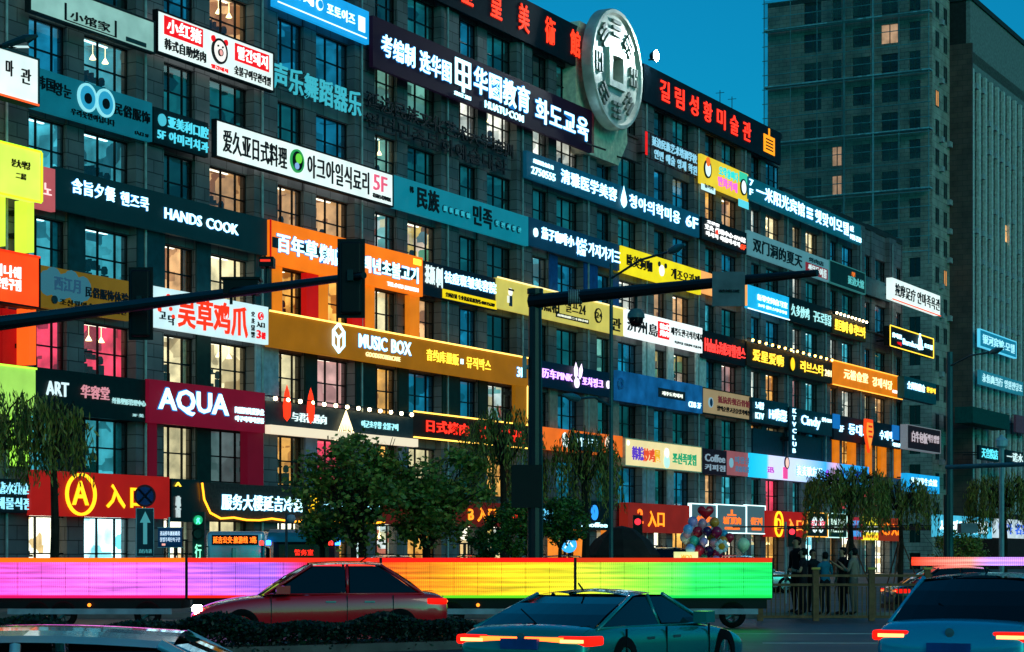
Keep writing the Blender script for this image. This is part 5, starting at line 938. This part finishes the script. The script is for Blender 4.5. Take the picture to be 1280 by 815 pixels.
T = thing('traffic_light', 'red pedestrian light on a dark pole in front of the number two entrance', 'traffic light', at(797, 62, .1)); MB().tube([(0, 0, 0), (0, 0, 2.7)], .035, 8).obj('pole', MAST, T); MB().box(-.14, .14, -.1, .1, 2.0, 2.7).obj('housing', BLACK, T); fixn(MB().lathe([(0, -.13), (.09, -.12), (.1, -.1), (0, -.1)], 14, (0, 0, 2.5), 'y').obj('lens', E('ff3040', 2), T))

# ================================================================== STREET OBJECTS
def stall_canopy():
    T = thing('market_umbrella', 'wide dark domed umbrella standing left of the balloon seller', 'umbrella', at(777, 60, .15)); z = CZ+(HY-657)/F*60-.15
    v = MB(); n = 8; prof = [(0, z), (.35, z-.08), (.8, z-.42), (1.12, z-.85)]
    v.lathe(prof, n); v.lathe([(1.12, z-.85), (1.13, z-1.0)], n); v.obj('canopy', D('2a221e', .8, 0, .3), T); MB().tube([(0, 0, 0), (0, 0, z-.05)], .03, 8).obj('pole', D('6a6a6a'), T)
    rb = MB(); [rb.tube([(0, 0, z-.1), (1.1*math.cos(2*math.pi*k/n), 1.1*math.sin(2*math.pi*k/n), z-.88)], .012, 4) for k in range(n)]; rb.obj('ribs', D('8a8a8a'), T)
    fixn(MB().lathe([(0, .12), (.25, .1), (.28, 0), (0, 0)], 12).obj('base', DARKM, T))
stall_canopy()
def kiosk():
    T = thing('police_kiosk', 'dark kiosk with teal curved roof, red and blue corner lamps and red display', 'kiosk', at(380, 66, .15)); z = CZ+(HY-661)/F*66-.15
    MB().box(-.98, .98, 0, 1.6, 0, z-.4).obj('cabin', D('14181c', .4), T); r = MB()
    for j in range(8): a, b = math.pi*j/8, math.pi*(j+1)/8; r.quad((-1.15, .8-1.0*math.cos(a), z-.4+.4*math.sin(a)), (1.15, .8-1.0*math.cos(a), z-.4+.4*math.sin(a)), (1.15, .8-1.0*math.cos(b), z-.4+.4*math.sin(b)), (-1.15, .8-1.0*math.cos(b), z-.4+.4*math.sin(b)))
    r.box(-1.15, 1.15, -.22, 1.82, z-.42, z-.401); r.obj('roof', D('1a7a88', .4), T)
    for s in (-1, 1):
        fixn(MB().lathe([(0, 0), (.08, 0), (.08, .14), (0, .16)], 10, (s*1.1, -.3, z-.52)).obj('lamp', E('2a80ff', 7), T)); fixn(MB().lathe([(0, 0), (.07, 0), (.07, .12), (0, .14)], 10, (s*1.1-.22, -.3, z-.52)).obj('lamp', E('ff2a20', 5), T))
    MB().box(-.8, .8, -.03, -.001, z-1.0, z-.5).obj('window', D('0a1418', .1), T)
    text('警务室', -.3, .3, z-.85, z-.66, E('ff2818', 3), T, y=-.05, bold=.02); text('为人民服务 110', -.42, .42, z-1.12, z-.94, E('ff2818', 3), T, y=-.05, bold=.02); MB().box(-.98, .98, -.05, -.0, .3, .5).obj('light_strip', E('3060d0', .8), T)
kiosk()
BODY = {}
def rounded(o, wd=.06, seg=3): m = o.modifiers.new('bevel', 'BEVEL'); m.width = wd; m.segments = seg; m.limit_method = 'ANGLE'; o.data.shade_smooth(); return o
TYRE = D('0a0a0a', .9); RIM = D('7a8084', .35, .8); CARGL = D('05090c', .04, 0, .1)
def wheel(T, x, y, r=.32, wd=.2):
    s = 1 if y > 0 else -1
    w0 = fixn(MB().lathe([(r*.6, -wd/2), (r*.95, -wd/2), (r, -wd*.3), (r, wd*.3), (r*.95, wd/2), (r*.6, wd/2), (r*.6, -wd/2)], 28, (0, 0, 0), 'y').obj('wheel', TYRE, T, True)); w0.location = (x, y, r)
    m = MB(); m.lathe([(0, s*wd*.3), (r*.15, s*wd*.36), (r*.17, s*wd*.3)], 12, (0, 0, 0), 'y'); m.lathe([(r*.52, s*wd*.2), (r*.56, s*wd*.42), (r*.62, s*wd*.42), (r*.62, s*wd*.2)], 24, (0, 0, 0), 'y')
    for k in range(5):
        a = 2*math.pi*k/5; m.tube([(0, s*wd*.3, 0), (r*.56*math.cos(a), s*wd*.34, r*.56*math.sin(a))], .035, 5)
    m.obj('rim', RIM, w0)
def car(label, loc, rz, paint, L=4.6, Wd=1.82, Hh=1.43, style='sedan', head_on=False, tail_s=3, bar=False, cat='car', name='car', trail_board_mat=None, deck=.92, headcol='fff4e0', hs=1.0, group=None):
    T = thing(name, label, cat, loc, rz, group); w = Wd/2
    rear_deck = {'sedan': deck, 'suv': deck, 'coupe': deck*.9}[style]
    prof = [(-.5, .42, .62, .80), (-.488, .30, .80, .9), (-.455, .24, rear_deck*.97, .95), (-.36, .2, rear_deck, .985), (-.22, .2, rear_deck-.01, 1), (0, .2, rear_deck-.03, 1), (.2, .2, rear_deck-.06, 1), (.33, .2, rear_deck-.13, .99), (.43, .22, rear_deck-.24, .95), (.48, .27, rear_deck-.36, .88), (.5, .36, .5, .78)]
    k = Hh/1.43; bm = MB(); nr = 0
    for xf, zb, zt, wf in prof:
        zt *= k; ww = w*wf; zm = (zb+zt)/2
        ring = [(ww*.88, zb), (ww*.98, zb+.1*(zt-zb)), (ww, zm), (ww*.985, zt-.16*(zt-zb)), (ww*.93, zt-.04*(zt-zb)), (ww*.80, zt), (ww*.4, zt+.022)]
        full = [(y, z) for y, z in ring]+[(0, zt+.03)]+[(-y, z) for y, z in ring[::-1]]+[(0, zb-.01)]
        nr = len(full); bm.v += [(xf*L, y, z) for y, z in full]
    for i in range(len(prof)-1):
        for j in range(nr): a = i*nr+j; b = i*nr+(j+1) % nr; bm.f.append((a, a+nr, b+nr, b))
    bm.f.append(tuple(range(nr))); bm.f.append(tuple(range((len(prof)-1)*nr, len(prof)*nr))[::-1])
    o = fixn(bm.obj('body', paint, T, True)); sb = o.modifiers.new('sub', 'SUBSURF'); sb.levels = 1; sb.render_levels = 2
    zb = rear_deck*k-.03; zt = Hh
    xs = {'sedan': (-.40, -.235, .03, .215), 'suv': (-.475, -.40, .06, .25), 'coupe': (-.42, -.16, .02, .22)}[style]
    x0, x1, x2, x3 = [q*L for q in xs]; bw, tw = w*.90, w*.68
    def P(x, y, z): return (x, y, z)
    n = 7
    # glass house
    def quadstrip(nm, pts, m): return MB().quad(*pts).obj(nm, m, T)
    g = MB(); rows = 5
    def curved(xa, za, ya, xb, zb_, yb, bulge):
        q = MB(); nn = 8
        for r_ in range(3):
            for j in range(nn):
                def pt(r, jj):
                    t = r/3; u = jj/nn*2-1; yy = ya+(yb-ya)*t; return (xa+(xb-xa)*t+bulge*(1-u*u), u*yy, za+(zb_-za)*t+.03*math.sin(t*math.pi))
                q.quad(pt(r_, j), pt(r_, j+1), pt(r_+1, j+1), pt(r_+1, j))
        return q
    fixn(curved(x0, zb, bw*.93, x1, zt-.04, tw, -.09).obj('rear_window', CARGL, T, True)); fixn(curved(x3, zb-.03, bw*.95, x2, zt-.04, tw, .12).obj('windscreen', CARGL, T, True))
    for s in (-1, 1):
        mid = (x1+x2)/2
        for (a, b, c, d_) in (((x0+.12, x1+.05, mid-.05, mid-.05)), ((mid+.03, mid+.03, x2-.02, x3-.15))):
            sw = MB().quad((a, s*bw, zb+.02), (d_, s*bw, zb+.0), (c, s*(tw+.03), zt-.06), (b, s*(tw+.03), zt-.06)).obj('side_window', CARGL, T)
        pl = MB()
        for (xa, xb) in ((x0, x1), (x3, x2), (mid-.01, mid-.01)): pl.tube([(xa, s*bw*.985, zb-.02), (xb, s*(tw+.02), zt-.03)], .026, 6)
        pl.tube([(x0, s*bw, zb), (x3, s*bw, zb-.01)], .014, 4); pl.obj('pillar', paint, T, True)
        MB().box(x3-.45, x3-.2, s*(bw+.02) if s > 0 else s*(bw+.2), s*(bw+.2) if s > 0 else s*(bw+.02), zb+.0, zb+.14).obj('mirror', paint, T)
        for xa in ((x0+x1)/2+.2, mid-.1): MB().box(xa+.3, xa+.48, s*w*.985-.015, s*w*.985+.015, zb-.16, zb-.13).obj('door_handle', RIM, T)
    r = MB(); nx, ny = 8, 8
    for i in range(nx):
        for j in range(ny):
            def pt(a, b): u = a/nx; v = b/ny*2-1; return (x1-.05+(x2-x1+.1)*u, v*(tw+.035), zt-.05+.055*(1-v*v)+.03*math.sin(u*math.pi))
            r.quad(pt(i, j), pt(i+1, j), pt(i+1, j+1), pt(i, j+1))
    fixn(r.obj('roof', paint, T, True))
    for xw in (-.305*L, .30*L):
        for s in (-1, 1): wheel(T, xw, s*(w-.1))
    for s in (-1, 1):
        zt_ = (rear_deck*k)-.17
        tl = MB().box(-.49*L, -.455*L+.2, s*w*.50 if s > 0 else -w*.965, w*.965 if s > 0 else -w*.50, zt_-.055, zt_+.055); rounded(fixn(tl.obj('tail_light', E('e81408', tail_s*.5, .3), T)), .03); MB().box(-.494*L, -.488*L, s*w*.56 if s > 0 else -w*.88, w*.88 if s > 0 else -w*.56, zt_-.018, zt_+.018).obj('lamp_core', E('ff7a40', tail_s), T)
        hl = MB().box(.455*L, .492*L, s*w*.56 if s > 0 else -w*.80, w*.80 if s > 0 else -w*.56, .58*k, .66*k); rounded(fixn(hl.obj('headlight', E(headcol, 30*hs) if head_on else D('a8b4b8', .1), T)), .03)
    if bar: fixn(MB().box(-.492*L, -.475*L, -w*.6, w*.6, zt_-.025, zt_+.04).obj('light_bar', E('ff5018', tail_s*.9), T))
    MB().box(-.505*L, -.49*L, -.24, .24, .5, .62).obj('number_plate', D('1c4a8a', .4), T)
    MB().box(-.50*L, .49*L, -w*.8, w*.8, .18, .3).obj('underbody', BLACK, T)
    gp = MB(); zz0, zz1 = .32, zb-.02
    for s in (-1, 1):
        for xg in (x3-.12, (x1+x2)/2, x0+.55): gp.box(xg-.006, xg+.006, s*w*.99-.012, s*w*.99+.012, zz0, zz1)
    gp.box(-.47*L, x0-.02, -w*.8, -w*.79, zb+.02, zb+.03); gp.obj('panel_gap', BLACK, T)
    wp = MB(); wp.tube([(x3-.02, -.1, zb+.03), (x2+(x3-x2)*.55, .35, (zb+zt)/2+.05)], .01, 4); wp.tube([(x0+.03, 0, zb+.04), (x0+.2, .3, zb+.2)], .01, 4); wp.obj('wiper', BLACK, T)
    fixn(MB().lathe([(0, -.012), (.05, -.01), (.05, 0), (0, 0)], 14, (-.492*L, 0, zb-.1), 'x').obj('emblem', RIM, T))
    MB().tube([(-.36*L+.9, 0, zt+.02), (-.36*L+.78, 0, zt+.1)], .012, 5).obj('aerial_fin', BLACK, T)
    if trail_board_mat:
        MB().box(-.12, .12, -.42, .42, zt+.04, zt+.19).obj('roof_trail_board', trail_board_mat, T); MB().box(-.08, .08, -.3, .3, zt-.0, zt+.04).obj('trail_board_mount', BLACK, T)
    return T
def paint(h, r=.22, m=.5):
    k = ('P', h); 
    if k in _m: return _m[k]
    mm = D(h, r, m, .06, 1.0).copy(); b = mm.node_tree.nodes['Principled BSDF']; b.inputs['Coat Weight'].default_value = 1; b.inputs['Coat Roughness'].default_value = .04; _m[k] = mm; return mm
R_ = math.radians
car('glossy teal saloon with glowing tail lights filling the lower right corner', at(1255, 24.3, 0), R_(62), paint('18a0c4', .2, .2), Hh=1.34, tail_s=6)
car('low teal green coupe with a glowing orange red tail light bar at the bottom centre', at(765, 25.5, 0), R_(60), paint('0a8a84', .2, .3), Hh=1.13, style='coupe', bar=True, tail_s=7, deck=1.08)
car('pale silver blue car cut by the bottom edge at the left', at(180, 9.6, 0), R_(4), paint('b8e4ec', .2, .2), Hh=1.2, tail_s=3)
car('bright red saloon facing left with dazzling headlights in front of the pink and orange trail', at(398, 37.5, 0), R_(188), paint('e01420', .2, .0), Hh=1.44, head_on=True, hs=2.2)
car('dark saloon under a made-up red and violet light trail board at the right edge', at(1215, 55, 0), R_(4), paint('12262c'), Hh=1.28, trail_board_mat=None)
T = thing('roof_trail_board', 'made-up long red to violet board for the light trail at the right edge', 'display', at(1225, 55, 1.27)); MB().box(-1.8, 1.6, -.12, .12, .05, .27).obj('screen', ramp_emit('red_violet', [(0, 'ff3a18'), (.45, 'ff9080'), (.6, 'c890f0'), (1, 'b070e8')], 1.4, ribs=6), T); MB().box(-1.4, -1.3, -.1, .1, -.02, .05).box(1.1, 1.2, -.1, .1, -.02, .05).obj('bracket', BLACK, T)  # board added to draw a passing light trail, no real display
for i, (x, Z, c, lb) in enumerate(((505, 76, '8fa0a0', 'silver car parked behind the street trees, left one'), (578, 78, '3a4446', 'dark grey car parked between the street trees and the round trees'), (932, 80, 'd8e8ea', 'white car parked beside the balloon seller, right of the flower balloon'), (688, 78, '20282c', 'black car parked behind the round ornamental trees'))):
    car(lb, at(x, Z, .15), R_(178 if i % 2 else 5), paint(c), tail_s=1, group=None)
car('white van like car parked left of the balloon seller', at(826, 72, .15), R_(100), paint('c0ccd4'), Hh=1.7, style='suv', deck=1.0)
# minibus with display
T = thing('minibus', 'white minibus with a bright orange destination display left of the kiosk', 'bus', at(294, 68, .15)); z = CZ+(HY-664)/F*68-.15; w2 = .95
rounded(MB().box(-w2, w2, 0, 5.5, .3, z).obj('body', paint('b8c8cc'), T), .12); MB().box(-w2*.92, w2*.92, -.03, .0, .95, z-.55).obj('windscreen', CARGL, T); MB().box(-w2*.8, w2*.8, -.05, -.031, z-.45, z-.12).obj('display_case', BLACK, T)
text('延吉公交·旅游线 3路', -w2*.75, w2*.75, z-.4, z-.17, E('ff6a1c', 4), T, y=-.08, bold=.03); MB().box(-w2*.9, w2*.9, -.06, .0, .45, .6).obj('bumper', DARKM, T)
for s in (-1, 1):
    fixn(MB().lathe([(0, -.06), (.11, -.05), (.12, 0), (0, 0)], 12, (s*.7, 0, .75), 'y').obj('headlight', E('fff4d8', 2), T)); 
    MB().tube([(s*.9, 0, z-.5), (s*1.1, -.2, z-.55)], .02, 5).box(s*1.1-.06, s*1.1+.06, -.25, -.18, z-.95, z-.55).obj('mirror', BLACK, T)
    for y in (1.0, 4.4): wheel(T, s*.85, y, .36)
    T.children[-1].rotation_euler = (0, 0, math.pi/2); T.children[-2].rotation_euler = (0, 0, math.pi/2)
# made-up trailers with glowing sides that draw the light trail
TR = [('pink', [(0, 'ff50c8'), (.5, 'ff6ae0'), (1, 'e868f0')]), ('violet to red', [(0, 'd868f0'), (.45, 'a860e8'), (.62, 'e02040'), (1, 'ff3a10')]), ('orange to yellow', [(0, 'ff5a10'), (.35, 'ff9a10'), (.7, 'f8c818'), (1, 'f0d820')]), ('yellow to green', [(0, 'e8e030'), (.35, '90f040'), (.6, '30f060'), (1, '18e060')])]
Zt = 45.0; X0 = (-8-CX)/F*Zt; LT = 4.17
for i, (nm, st) in enumerate(TR):
    Lx = LT if i < 3 else (965-CX)/F*Zt-X0-3*(LT+.06)
    T = thing('screen_trailer', 'made-up low trailer with %s light trail as glowing side, %s in its row' % (nm, ('leftmost', 'second', 'third', 'rightmost')[i]), 'trailer', (X0+i*(LT+.06), Zt, 0), 0, 'made-up low trailers carrying the light trail')
    zb, zt = CZ-(744-HY)/F*Zt, CZ-(703-HY)/F*Zt
    scr = MB().box(0, Lx, 0, .12, zb, zt).obj('screen', ramp_emit('screen_'+nm.replace(' ', '_'), st, 1.25, ribs=7), T)  # glowing side draws the light trail, no real screen
    MB().box(0, Lx, -.03, .12, zt+.002, zt+.10).obj('top_light', E(('ff6a10', 'f02a18', 'e81810', 'c83010')[i], 1.3), T); MB().box(0, Lx, -.03, .12, zb-.06, zb-.002).obj('bottom_light', E(('e01060', 'e82018', '60d020', '18d050')[i], 1.0), T)
    sm = MB(); q = .52
    while q < Lx-.1: sm.box(q-.003, q+.003, -.004, -.0, zb, zt); q += .52
    sm.box(0, Lx, -.004, -.0, (zb+zt)/2-.003, (zb+zt)/2+.003); sm.obj('panel_seam', BLACK, T)
    f = MB(); f.box(-.025, 0, -.02, 1.5, zb-.06, zt+.1); f.box(Lx, Lx+.025, -.02, 1.5, zb-.06, zt+.1); f.obj('end_frame', DARKM, T)
    MB().box(0, Lx, .121, 1.5, zb-.1, zt+.0).obj('box_body', D('1a2022', .5), T); MB().box(.1, Lx-.1, .1, 1.4, .42, zb-.101).obj('chassis', BLACK, T)
    for xw in (Lx*.22, Lx*.36, Lx*.8): wheel(T, xw, .0+.12, .29); T.children[-1].location.y = .12
    MB().box(.3, Lx-.3, -.0, .05, .30, .42).obj('side_guard', D('8a9aa4', .5), T)
    fixn(MB().lathe([(0, -.02), (.04, -.02), (.04, .0), (0, 0)], 8, (Lx*.5, -.0, .5), 'y').obj('marker_lamp', E('ff8020', 4), T))
# pedestrian fence
FZ = 50
T = thing('street_fence', 'brown timber look railing with square capped posts behind the road at the right', 'fence', at(950, FZ, .0)); WOOD = D('7c5538', .6, 0, .3, 8); X1 = (1165-950)/F*FZ
zt = CZ-(718-HY)/F*FZ; pm = MB().box(-.07, .07, -.07, .07, 0, zt+.12).mesh('post'); pm.materials.append(WOOD); cm = fixn
cap = MB().box(-.1, .1, -.1, .1, 0, .05).mesh('cap'); cap.materials.append(D('c08a3c', .4, .3)); bar = MB().box(-.012, .012, -.012, .012, .12, zt-.3).mesh('bar'); bar.materials.append(WOOD)
x = 0
while x < X1+.1: o = link('post', pm, None, T, (x, 0, 0)); link('cap', cap, None, o, (0, 0, zt+.12)); x += 1.35
for z in (zt-.03, zt-.25, .1): MB().box(0, X1, -.03, .03, z-.03, z+.03).obj('rail', WOOD, T)
n = int(X1/.11)
for i in range(n): link('bar', bar, None, T, (i*.11+.05, 0, 0))

# ================================================================== PEOPLE
SK, SK2, HAIR = D('a8765a', .6, 0, .1), D('b88468', .6, 0, .1), D('0a0807', .7)
def person(label, loc, rz, H=1.7, shirt='101418', trousers='14181c', skin=SK, arm='down', seed=0, sleeves=True, short=False):
    T = thing('person', label, 'person', loc, rz); s = H/1.75
    J = {'pel': (0, 0, .95), 'sp': (0, .01, 1.12), 'ch': (0, 0, 1.33), 'nb': (0, .01, 1.47), 'nk': (0, -.01, 1.55), 'hd': (0, -.02, 1.64), 'ht': (0, -.015, 1.71)}
    R = {'pel': (.16, .11), 'sp': (.145, .1), 'ch': (.175, .115), 'nb': (.1, .075), 'nk': (.055, .055), 'hd': (.078, .092), 'ht': (.058, .072)}
    V_, R2, Ed = [], [], []
    idx = {}
    for k in J: idx[k] = len(V_); V_.append(J[k]); R2.append(R[k])
    for a, b in (('pel', 'sp'), ('sp', 'ch'), ('ch', 'nb'), ('nb', 'nk'), ('nk', 'hd'), ('hd', 'ht')): Ed.append((idx[a], idx[b]))
    def chain(start, pts):
        p = idx[start]
        for (c, r) in pts: V_.append(c); R2.append(r); Ed.append((p, len(V_)-1)); p = len(V_)-1
        return p
    for sd in (-1, 1):
        chain('pel', [((sd*.10, 0, .86), (.095, .095)), ((sd*.105, -.01, .50), (.065, .07)), ((sd*.11, .02, .28), (.058, .062)), ((sd*.11, .03, .09), (.04, .045)), ((sd*.12, -.08, .045), (.045, .035)), ((sd*.125, -.16, .03), (.035, .025))])
        if arm == 'down' or (arm == 'phone' and sd < 0): el, wr = (sd*.27, .03, 1.13), (sd*.28, -.05, .88)
        elif arm == 'fold': el, wr = (sd*.28, -.02, 1.13), (sd*.06, -.24, 1.17)
        else: el, wr = (sd*.26, -.05, 1.14), (sd*.12, -.28, 1.32)
        e = chain('ch', [((sd*.19, 0, 1.42), (.062, .062)), (el, (.044, .044)), (wr, (.028, .03))])
        dv = (Vector(wr)-Vector(el)).normalized(); pc = Vector(wr)+dv*.07; V_.append(tuple(pc)); R2.append((.034, .02)); Ed.append((e, len(V_)-1)); pi_ = len(V_)-1
        sidev = dv.cross(Vector((0, 1, 0.2))).normalized()
        for f_ in range(4):
            o1 = pc+dv*.035+sidev*(f_-1.5)*.021; l = (.03, .036, .034, .026)[f_]
            q = pi_
            for t_ in (o1, o1+dv*l+Vector((0, -.008, 0)), o1+dv*l*1.9+Vector((0, -.022, 0))): V_.append(tuple(t_)); R2.append((.009, .009)); Ed.append((q, len(V_)-1)); q = len(V_)-1
        q = e
        for t_ in (Vector(wr)+dv*.035+sidev*.038, Vector(wr)+dv*.065+sidev*.055+Vector((0, -.015, 0))): V_.append(tuple(t_)); R2.append((.01, .01)); Ed.append((q, len(V_)-1)); q = len(V_)-1
    me = bpy.data.meshes.new('b'); me.from_pydata([tuple(c*s for c in v) for v in V_], Ed, []); o = bpy.data.objects.new('b', me); COL.objects.link(o)
    md = o.modifiers.new('s', 'SKIN'); md.use_smooth_shade = True
    for i, r in enumerate(R2): sv = me.skin_vertices[0].data[i]; sv.radius = (r[0]*s, r[1]*s); sv.use_root = i == 0
    sub = o.modifiers.new('u', 'SUBSURF'); sub.levels = 1; sub.render_levels = 1
    nm = bpy.data.meshes.new_from_object(o.evaluated_get(bpy.context.evaluated_depsgraph_get())); bpy.data.objects.remove(o)
    for m in (skin, D(shirt, .8, 0, .2, 6), D(trousers, .8, 0, .2, 6), D('16161a', .6)): nm.materials.append(m)
    for p in nm.polygons:
        c = p.center/s; ax = abs(c.x)
        if c.z < .08: k = 3
        elif c.z < (.98) and ax < .22: k = 2 if not (short and c.z < .5) else 0
        elif c.z > 1.49: k = 0
        elif ax > .225 and (c.z < 1.25 if not sleeves else c.z < .95): k = 0
        elif arm != 'down' and c.y < -.15: k = 0
        else: k = 1
        p.material_index = k
    nm.shade_smooth(); nm.name = 'body'; link('body', nm, None, T)
    hz = 1.665*s
    h = MB(); h.lathe([(.0, .105), (.05, .098), (.085, .06), (.098, .01), (.094, -.04), (.07, -.085), (.05, -.1)], 16); ho = fixn(h.obj('hair', HAIR, T, True)); ho.location = (0, .018*s, hz); ho.scale = (s*.95, s*1.03, s)
    hc = ho.data
    for v in hc.vertices:
        if v.co.y < -.03 and v.co.z < .045: v.co.y = -.02; v.co.z = max(v.co.z, .02)
    f = MB()
    for sd in (-1, 1): f.lathe([(0, -.006), (.011, 0), (0, .006)], 8, (sd*.03*s, -.108*s, 1.655*s), 'y')
    f.obj('eyes', BLACK, T); fixn(MB().tube([(0, -.1*s, 1.66*s), (0, -.128*s, 1.622*s), (0, -.105*s, 1.612*s)], [.006, .013, .008], 6).obj('nose', skin, T, True)); MB().box(-.022*s, .022*s, -.104*s, -.094*s, 1.585*s, 1.592*s).obj('mouth', D('6a3030'), T)
    for sd in (-1, 1): fixn(MB().lathe([(0, -.01), (.018, 0), (0, .01)], 8, (sd*.083*s, -.0, 1.64*s), 'x').obj('ear', skin, T))
    return T
PZ = 51.5
person('tall young man in a black shirt standing highest in the group, facing left', at(996, PZ+.6, .12), R_(-60), 1.92, '08090c', '101010')
person('bare armed person in a dark vest standing in front of the tall man', at(1004, PZ, .1), R_(-110), 1.66, '16141a', '14181c', SK2, 'fold', sleeves=False)
person('person in a dark shirt half hidden behind the vest wearer', at(1016, PZ+.8, .1), R_(30), 1.63, '0c1a20', '101418', SK)
person('person in a teal t shirt leaning at the railing with black hair', at(1031, PZ, .1), R_(-150), 1.56, '1a6a80', '14181c', SK2, 'fold')
person('person in black short sleeves looking at a phone', at(1053, PZ+.2, .1), R_(-70), 1.68, '0c0c10', '1a1a1c', SK, 'phone', sleeves=False)
person('pale dressed woman with tied hair looking toward the phone holder', at(1067, PZ, .1), R_(-120), 1.66, '8a7868', '6a6258', SK2, 'phone')
person('person in dark clothes tending the balloon cart', at(890, 60, .15), R_(20), 1.62, '1a2028', '14181c', SK, 'phone')
T = thing('balloon_cart', 'small cart with a glowing pale yellow box lid below the balloons', 'cart', at(858, 59, .15)); z = CZ+(HY-702)/F*59-.15; MB().box(-.35, .35, 0, .5, .4, z).obj('cart_box', D('6a5a40'), T); MB().box(-.33, .33, -.02, .4, z+.002, z+.28).obj('light_box', E('f0f0a0', 1.0, .3), T); text('₩20', -.15, .15, z+.06, z+.2, E('e8a020', 1), T, y=-.05)
for sx in (-.3, .3): wheel(T, sx, .0, .2, .06)
# balloons
random.seed(11)
anchor = at(884, 59.6, 1.3)
def balloon(x, y, Z, r, m, lab, kind='round'):
    c = W(x, y, Z); T = thing('balloon', lab, 'balloon', c, 0, 'balloons in the seller\'s bunch')
    if kind == 'round': fixn(MB().lathe([(0, r*1.05), (r*.5, r*.92), (r*.88, r*.5), (r, 0), (r*.85, -r*.5), (r*.45, -r*.9), (.02, -r*1.12), (.035, -r*1.2), (0, -r*1.2)], 16).obj('skin', m, T, True))
    elif kind == 'heart':
        g = MB(); n = 28; P = [(.062*r*16*math.sin(t)**3, .062*r*(13*math.cos(t)-5*math.cos(2*t)-2*math.cos(3*t)-math.cos(4*t))) for t in [2*math.pi*k/n for k in range(n)]]
        for sc_, y_ in ((.0, -.35*r), (.6, -.3*r), (.9, -.15*r), (1, 0), (.9, .15*r), (.6, .3*r), (0, .35*r)): g.v += [(a*sc_, y_, b*sc_+.1*r*(1-sc_)) for a, b in P]
        for i in range(6):
            for j in range(n): g.f.append((i*n+j, i*n+(j+1) % n, (i+1)*n+(j+1) % n, (i+1)*n+j))
        fixn(g.obj('skin', m, T, True))
    elif kind == 'flower':
        for k in range(7): a = 2*math.pi*k/7; fixn(MB().lathe([(0, r*.4), (r*.4, 0), (0, -r*.4)], 10, (r*.62*math.cos(a), 0, r*.62*math.sin(a))).obj('petal', m, T, True))
        fixn(MB().lathe([(0, -.18*r), (.4*r, -.12*r), (.42*r, .1*r), (0, .1*r)], 14, (0, -.05, 0), 'y').obj('flower_centre', D('e08a10', .4), T))
    p = anchor-c; MB().tube([(0, 0, -r*.9), tuple(p*.5+Vector((.03, 0, -.05))), tuple(p)], .004, 3).obj('string', D('9a9a9a'), T)
cols = [('c8a0d8', 'lilac'), ('2a9ac8', 'sky blue'), ('c82038', 'red'), ('f0a0b8', 'pink'), ('e8e8f0', 'white'), ('3a1a50', 'dark purple'), ('e88a30', 'orange'), ('40c8b0', 'turquoise'), ('a01848', 'crimson'), ('7ab0e8', 'pale blue')]
balloon(882, 640, 59.2, .24, D('d01020', .2), 'red heart shaped balloon on top of the bunch', 'heart')
balloon(902, 683, 58.9, .22, D('e8f0f0', .4), 'white flower shaped balloon with orange centre', 'flower')
where = ['upper left', 'upper right', 'middle left', 'centre', 'middle right', 'lower left', 'lower right']
bp = [(866, 652), (878, 655), (893, 653), (860, 662), (872, 665), (884, 664), (896, 665), (905, 668), (857, 672), (868, 676), (880, 677), (892, 678), (904, 676), (863, 686), (874, 688), (886, 689), (897, 692), (912, 672), (870, 696), (883, 698), (895, 700), (859, 667), (889, 671), (876, 683)]
seen = set()
for i, (x, y) in enumerate(bp):
    v = 'highest' if y < 656 else 'upper' if y < 668 else 'middle' if y < 682 else 'lowest'; hz = 'left' if x < 868 else 'right' if x > 892 else 'centre'
    j = i*3
    while (cols[j % 10][1], v, hz) in seen: j += 1
    h, nm = cols[j % 10]; seen.add((nm, v, hz))
    balloon(x, y, 59.3+.5*random.random(), random.uniform(.12, .17), D(h, .2), '%s round balloon among the %s ones, %s side of the bunch' % (nm, v, hz))
balloon(929, 681, 60, .2, D('d8e8b8', .3), 'pale green round balloon floating alone right of the bunch')
# ------- small sidewalk things
T = thing('standing_sign', 'white narrow light box standing on the pavement left of the street tree', 'sign', at(446, 66, .15)); z = CZ+(HY-668)/F*66-.15; MB().box(-.12, .12, -.05, .05, 0, z).obj('light_box', E('d8f4f4', .9, .1), T); text('米\n粉\n店', -.06, .06, z-1.0, z-.15, BLACK, T, y=-.06)
T = thing('standing_sign', 'round blue lit disc sign at the foot of the bamboo tree', 'sign', at(711, 62, .15)); z = CZ+(HY-681)/F*62-.15; fixn(MB().lathe([(0, -.03), (.24, -.03), (.24, .03), (0, .03)], 20, (0, 0, z), 'y').obj('disc', E('38a8f0', 1.4), T)); MB().tube([(0, .02, 0), (0, .02, z-.2)], .03, 6).obj('post', DARKM, T); MB().tube([(-.12, -.05, z-.1), (0, -.05, z+.12), (.12, -.05, z-.06)], .025, 5).obj('mark', E('e8ffff', 1.6), T)
build_texts()
